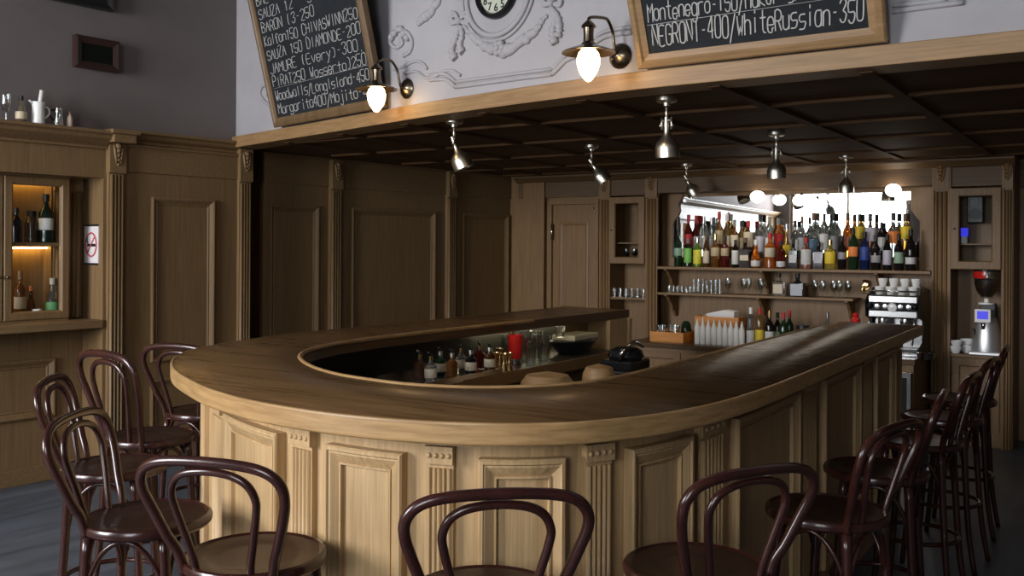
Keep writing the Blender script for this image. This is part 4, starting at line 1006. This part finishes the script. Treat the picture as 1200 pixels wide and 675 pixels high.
# ------------------------------------------------------------------ on the back counter
ZK = .7202
def kpos(px, y): p = AY(px, 380, y); return Vector((p.x, p.y, ZK))
def tray(x0, x1, y0, y1, h, label, name='tray', z=ZK, t_=.012):
    t = thing(name, label, 'tray' if name == 'tray' else 'box', ((x0 + x1) / 2, (y0 + y1) / 2, z)); a, b = (x1 - x0) / 2, (y1 - y0) / 2
    MB().box(-a, a, -b, b, 0, t_).build('bottom', M['traywood'], t)
    mb = MB(); mb.box(-a, a, -b, -b + t_, t_, h).box(-a, a, b - t_, b, t_, h).box(-a, -a + t_, -b + t_, b - t_, t_, h).box(a - t_, a, -b + t_, b - t_, t_, h); mb.build('sides', M['traywood'], t); return t
a, b = AY(762, 390, 7.68).x, AY(801, 390, 7.68).x
tray(a, b, 7.68, 8.02, .085, 'orange varnished wooden tray at the left end of the back counter')
c = (a + b) / 2
for dx, dy, lab, rr, hh in ((-.09, -.05, 'upright round glass in the orange tray', .045, .125), (.03, -.05, 'larger round glass in the orange tray', .055, .13)):
    tumbler('glass_bowl', lab, (c + dx, 7.82 + dy, ZK + .0125), hh, rr, 'round glasses in the orange tray')
o = MB().lathe([(0, 0), (.045, 0), (.05, .06), (.04, .13), (.02, .16), (0, .162)], seg=16).build('dark_bottle', G['green'], None, 0, (c + .075, 7.94, ZK + .0125)); tag(o, 'dark green squat bottle behind the glasses in the tray', 'bottle')
for rw in range(2):
    for i in range(9):
        p = AY(817.3 + 6.55 * i, 390, 7.70 + .075 * rw)
        t = thing('dropper_bottle', ('%s white dropper bottle from the left in the %s row' % (WORDS[i].capitalize(), ('front', 'back')[rw])), 'bottle', (p.x, p.y, ZK), 0, 'white dropper bottles on the back counter')
        MB().lathe([(0, 0), (.0225, 0), (.0235, .01), (.0235, .135), (.018, .155), (0, .156)], seg=12).build('body', M['white'], t)
        MB().lathe([(.013, .155), (.014, .168), (.007, .190), (.004, .205 + (.03 if i == 1 and rw == 0 else 0)), (0, .206 + (.03 if i == 1 and rw == 0 else 0))], seg=10).build('nozzle', M['white'], t)
a, b = AY(817, 372, 7.92).x, AY(868, 372, 7.92).x
nbx = tray(a, b, 7.87, 8.05, .225, 'deep orange wooden box behind the white dropper bottles', 'wooden_box')
mb = MB(); mb.box(-.10, .15, -.06, .07, .013, .235); mb.prism([(-.12, .235), (.15, .235), (.15, .275), (.05, .285), (-.10, .25)], -.06, .07, 'y')
o = mb.build('napkin_stack', M['paper'], None, .006, ((a + b) / 2, 7.96, ZK)); tag(o, 'stack of white napkins rising out of the deep wooden box', 'napkins')
for px, g, l, c_, h, r, k, lz, lab in ((880, 'clear', 'white', 'white', .33, .033, 'tall', (.1, .42), 'clear tall bottle with white cap right of the dropper bottles'), (890.5, 'gold', 'yellow', 'red', .33, .034, 'tall', (.1, .45), 'pale yellow tall bottle with red cap on the back counter'),
      (902, 'black', 'white', 'gold', .31, .036, 'wine', (.12, .45), 'black wine bottle with white label and gold cap on the back counter'), (911.5, 'black', 'pgreen', 'black', .29, .034, 'wine', (.2, .45), 'black bottle with pale green label on the back counter'), (918.5, 'green', 'white', 'red', .30, .034, 'wine', (.15, .3), 'green bottle with red cap, left of two'), (925.5, 'green', 'green', 'red', .31, .034, 'wine', (.15, .4), 'all green bottle with red cap, right of two')):
    p = kpos(px, 7.84 if px in (911.5, 925.5) else 7.72); bottle('bottle', lab, p, h, r, G[g], CP[c_], LB[l], k, 'bottle', 'bottles behind the right arm of the bar', 0, lz)
for px, h, r, lab, cm, dk in ((941, .20, .055, 'glass jar with black lid and white contents', M['black'], True), (956, .185, .04, 'small glass jar with tan lid', flat('lid tan', (.3, .22, .14)), False)):
    p = kpos(px, 7.76); t = thing('storage_jar', lab + ' on the back counter', 'jar', p)
    MB().lathe([(0, 0), (r, 0), (r, h * .75), (r * .8, h * .86), (0, h * .86)], seg=18).build('body', M['clearglass'], t)
    MB().lathe([(0, .004), (r * .9, .004), (r * .9, h * .6), (0, h * .62)], seg=16).build('contents', M['white'] if dk else flat('beige', (.5, .4, .28)), t)
    MB().lathe([(r * .85, h * .84), (r * .95, h * .86), (r * .95, h), (0, h)], seg=18).build('lid', cm, t)
bottle('bottle', 'slender clear bottle with steel cap near the end of the right bar arm', kpos(970, 7.76), .315, .03, G['clear'], CP['silver'], None, 'slim')
bottle('bottle', 'small black bottle beside the slender clear bottle', kpos(983, 7.80), .23, .036, G['black'], CP['black'], LB['grey'], 'wine', labz=(.3, .5))
# espresso machine with cups on top
em = thing('espresso_machine', 'polished steel espresso machine with black side panel and group handles', 'espresso machine', (-1.535, 7.92, ZK))
MB().box(-.185, .185, -.20, .22, .0, .035).build('base', M['steel'], em, .006)
MB().box(-.185, .185, .02, .22, .035, .47).build('back_body', M['steel'], em, .01)
MB().box(-.185, .185, -.20, .04, .29, .47).build('head', M['steel'], em, .012)
MB().box(-.178, .178, -.206, -.20, .345, .415).build('control_panel', M['blackgl'], em, .004)
for x in (-.11, -.05, .06, .12): MB().lathe([(0, 0), (.018, 0), (.018, .012), (0, .014)], (x, -.206, .38), 14, RX).build('button', M['steel'], em)
for s_ in (-1, 1): MB().prism([(-.22, 0), (.23, 0), (.23, .50), (.06, .52), (-.10, .49), (-.225, .42), (-.20, .30), (-.05, .27), (-.05, .10), (-.22, .06)], s_ * .187, s_ * .200, 'x').build('side_panel', M['blackgl'], em)
MB().box(-.175, .175, -.195, .0, .035, .055).build('drip_tray', flat('grille', (.05, .05, .05)), em)
for x in (-.09, .075):
    g = MB().lathe([(0, .29), (.036, .29), (.040, .26), (.036, .225), (.030, .21), (0, .21)], (x, -.09, 0), 20).build('group_head', M['steel'], em)
    MB().tube([(x, -.11, .235), (x + .01, -.19, .225), (x + .02, -.29, .205)], [.011, .012, .015], 10).build('handle', M['blackgl'], g)
    MB().tube([(x - .012, -.09, .21), (x - .018, -.10, .185)], .008, 8).build('spout', M['steel'], g)
for x in (-.165, .165):
    MB().tube(smooth([(x, -.18, .30), (x, -.23, .28), (x * .96, -.235, .16), (x * .9, -.225, .09)], 4), .006, 8).build('steam_wand', M['steel'], em)
    MB().ball((x, -.215, .385), .024, 10).build('knob', M['blackgl'], em)
MB().lathe([(0, 0), (.03, 0), (.034, .008), (.026, .012), (0, .01)], (0, -.205, .375), 20, RX).build('gauge', M['china'], em)
mb = MB(); mb.tube([(-.18, -.19, .50), (.18, -.19, .50)], .006, 8); mb.tube([(-.18, -.19, .47), (-.18, -.19, .50)], .006, 8); mb.tube([(.18, -.19, .47), (.18, -.19, .50)], .006, 8); mb.build('cup_rail', M['steel'], em)
k = 0
for j in range(2):
    for i in range(4):
        o = tag(MB().lathe([(0, 0), (.026, 0), (.036, .045), (.036, .06), (.033, .06), (.031, .045), (.022, .006), (0, .006)], seg=14).build('espresso_cup', M['china'], None, 0, (-1.535 - .125 + .083 * i, 7.86 + .12 * j, ZK + .4705)), '%s cup from the left in the %s row on the espresso machine' % (WORDS[i].capitalize(), ('front', 'back')[j]), 'cup', 'cups on the espresso machine')
for i in range(4):
    tag(MB().lathe([(0, 0), (.026, 0), (.036, .045), (.036, .06), (.033, .06), (.031, .045), (.022, .006), (0, .006)], seg=14).build('espresso_cup', M['china'], None, 0, (-1.535 - .125 + .083 * i, 7.98, ZK + .4705 + .0605)), '%s stacked cup from left on the espresso machine' % WORDS[i].capitalize(), 'cup', 'cups on the espresso machine')
tag(MB().lathe([(0, 0), (.04, 0), (.06, .04), (.072, .05), (.066, .05), (.05, .036), (0, .01)], seg=20).build('metal_bowl', M['steel'], None, 0, AZ(1064, 422, ZK) * 0 + Vector((-1.27, 7.64, ZK))), 'small steel bowl at the right corner of the back counter', 'bowl')
p = AY(1003, 370, 7.72)
t = thing('canister', 'small glass canister with red top just past the end of the right bar arm', 'canister', (p.x, p.y, ZK))
MB().lathe([(0, 0), (.030, 0), (.032, .22), (.030, .25), (.026, .25), (.028, .01), (0, .01)], seg=16).build('body', M['clearglass'], t)
MB().lathe([(0, .25), (.036, .25), (.036, .275), (.022, .285), (.024, .315), (0, .325)], seg=16).build('lid', M['red'], t)

# ------------------------------------------------------------------ in the well of the bar: bartender's station on the inside of the far arm
ZW = .8602
def wpos(px, py): p = AZ(px, py, ZW); return Vector((max(min(p.x, -2.86), -3.28), p.y, ZW))
def wx(px, x):
    d = ray(px, 420); t = x / d.x; return Vector((x, d.y * t, ZW))
mt = thing('bottle_well', 'steel speed rail holding the short bottles behind the bar', 'rail', (-2.97, 3.90, ZW))
mb = MB(); mb.box(-.14, .13, -.36, .36, 0, .012).box(-.14, -.132, -.36, .36, .012, .05).box(.122, .13, -.36, .36, .012, .03); mb.build('rail', M['steel'], mt)
WB = [(492, -3.03, 'brown'), (516, -3.03, 'green'), (505, -2.93, 'clear'), (530, -2.93, 'amber'), (540, -3.03, 'clear'), (552, -2.93, 'black'), (562, -3.03, 'red'), (574, -2.93, 'brown')]
for i, (px, x, g) in enumerate(WB):
    p = wx(px, x); p.z = ZW + .0125
    bottle('pour_bottle', '%s bottle with black pour spout, %s from left in the speed rail' % (cn[g].capitalize(), WORDS[i]), p, .125, .030, G[g], M['chrome'] if i % 2 else M['brass'], LB['cream'] if i % 3 else None, 'whisky', 'bottle', 'bottles with pour spouts in the speed rail', .3, (.15, .5), pour=True)
for i, (px, x) in enumerate(((597, -2.88), (574, -3.05), (581, -2.95), (586, -3.05), (591, -2.88))):
    p = wx(px, x)
    tag(MB().lathe([(.026, 0), (.012, .045), (.010, .05), (.02, .10), (.018, .10), (.008, .052), (.024, .001)], seg=16).build('jigger', M['brass'], None, 0, p), '%s from left of the brass jiggers beside the red shaker' % WORDS[i].capitalize(), 'jigger', 'brass jiggers in the well')
p = wx(604, -3.0); t = thing('shaker_tin', 'tall red shaker tin among the mixing glasses in the well', 'shaker', p)
MB().lathe([(0, 0), (.036, 0), (.045, .175), (.042, .175), (.034, .006), (0, .006)], seg=24).build('tin', M['red'], t)
MB().lathe([(.0385, .004), (.0388, .006), (.0405, .035), (.0403, .037)], seg=24).build('base_band', M['steel'], t)
for i, (px, x, h, r, lab) in enumerate(((594, -3.12, .165, .036, 'tall mixing glass left of the red shaker tin'), (616, -3.06, .18, .042, 'mixing glass right behind the red shaker tin'), (622, -2.93, .16, .036, 'mixing glass third from the red shaker tin'), (629, -3.08, .165, .040, 'tallest mixing glass right of the red shaker tin'), (637, -2.96, .16, .040, 'wide mixing glass near the cream board'), (640, -3.13, .12, .032, 'short glass beside the cream board'))):
    tumbler('mixing_glass', lab, wx(px, x), h, r, 'mixing glasses in the well', M['clearglass'])
p = wx(672, -3.02); t = thing('ice_bin', 'black tapering bin under the cream cutting board', 'bin', p)
MB().lathe([(0, 0), (.09, 0), (.15, .085), (.145, .09), (0, .09)], seg=28, sx=.8, sy=1.6).build('bin', M['black'], t)
tag(MB().box(-.085, .085, -.16, .16, 0, .035).build('cutting_board', M['cream'], None, .008, p + Vector((0, .03, .0905))), 'thick cream cutting board lying on the black bin', 'cutting board')
p = wx(658, -2.98) + Vector((.02, -.05, .126)); tag(MB().lathe([(0, 0), (.028, 0), (.032, .07), (.029, .07), (.025, .005), (0, .005)], seg=16).build('shot_glass', M['clearglass'], None, 0, Vector((p.x, p.y, ZW + .126))), 'small glass standing on the cream cutting board', 'glass')
for x, y, r, zt_, lab in ((-2.60, 4.33, .15, .885, 'round topped wooden bin nearer the brass jiggers'), (-2.57, 4.86, .10, .875, 'round topped wooden bin nearer the black bar appliance')):
    tag(MB().lathe([(0, 0), (r, 0), (r, zt_ - .10), (r * .95, zt_ - .06), (r * .75, zt_ - .02), (0, zt_)], seg=28).build('wooden_bin', M['beam'], None, 0, (x, y, 0)), lab, 'bin', 'wooden bins inside the bar')
t = thing('bar_appliance', 'squat black bar appliance with chrome top inside the bar', 'appliance', (-2.60, 5.27, 0))
MB().box(-.15, .13, -.15, .16, 0, .80).build('cabinet', M['black'], t, .01)
MB().box(-.12, .10, -.13, .14, .80, .86).build('base', M['blackgl'], t, .012)
MB().lathe([(.10, 0), (.115, .02), (.10, .055), (.06, .075), (0, .08)], (0, 0, .86), 24).build('hood', M['blackgl'], t)
MB().tube(smooth([(.02, -.13, .86), (.05, -.13, .93), (.06, .0, .965), (.05, .13, .93)], 4), .012, 8).build('chrome_handle', M['steel'], t)
kn = thing('drawer_knob', 'small pale knob on the inside of the far bar arm', 'knob', (-3.322, 5.05, 1.0))
MB().lathe([(.006, 0), (.006, .02), (.017, .026), (.017, .036), (0, .042)], seg=14, R=Matrix.Rotation(math.pi / 2, 3, 'Y')).build('knob', M['brass'], kn)
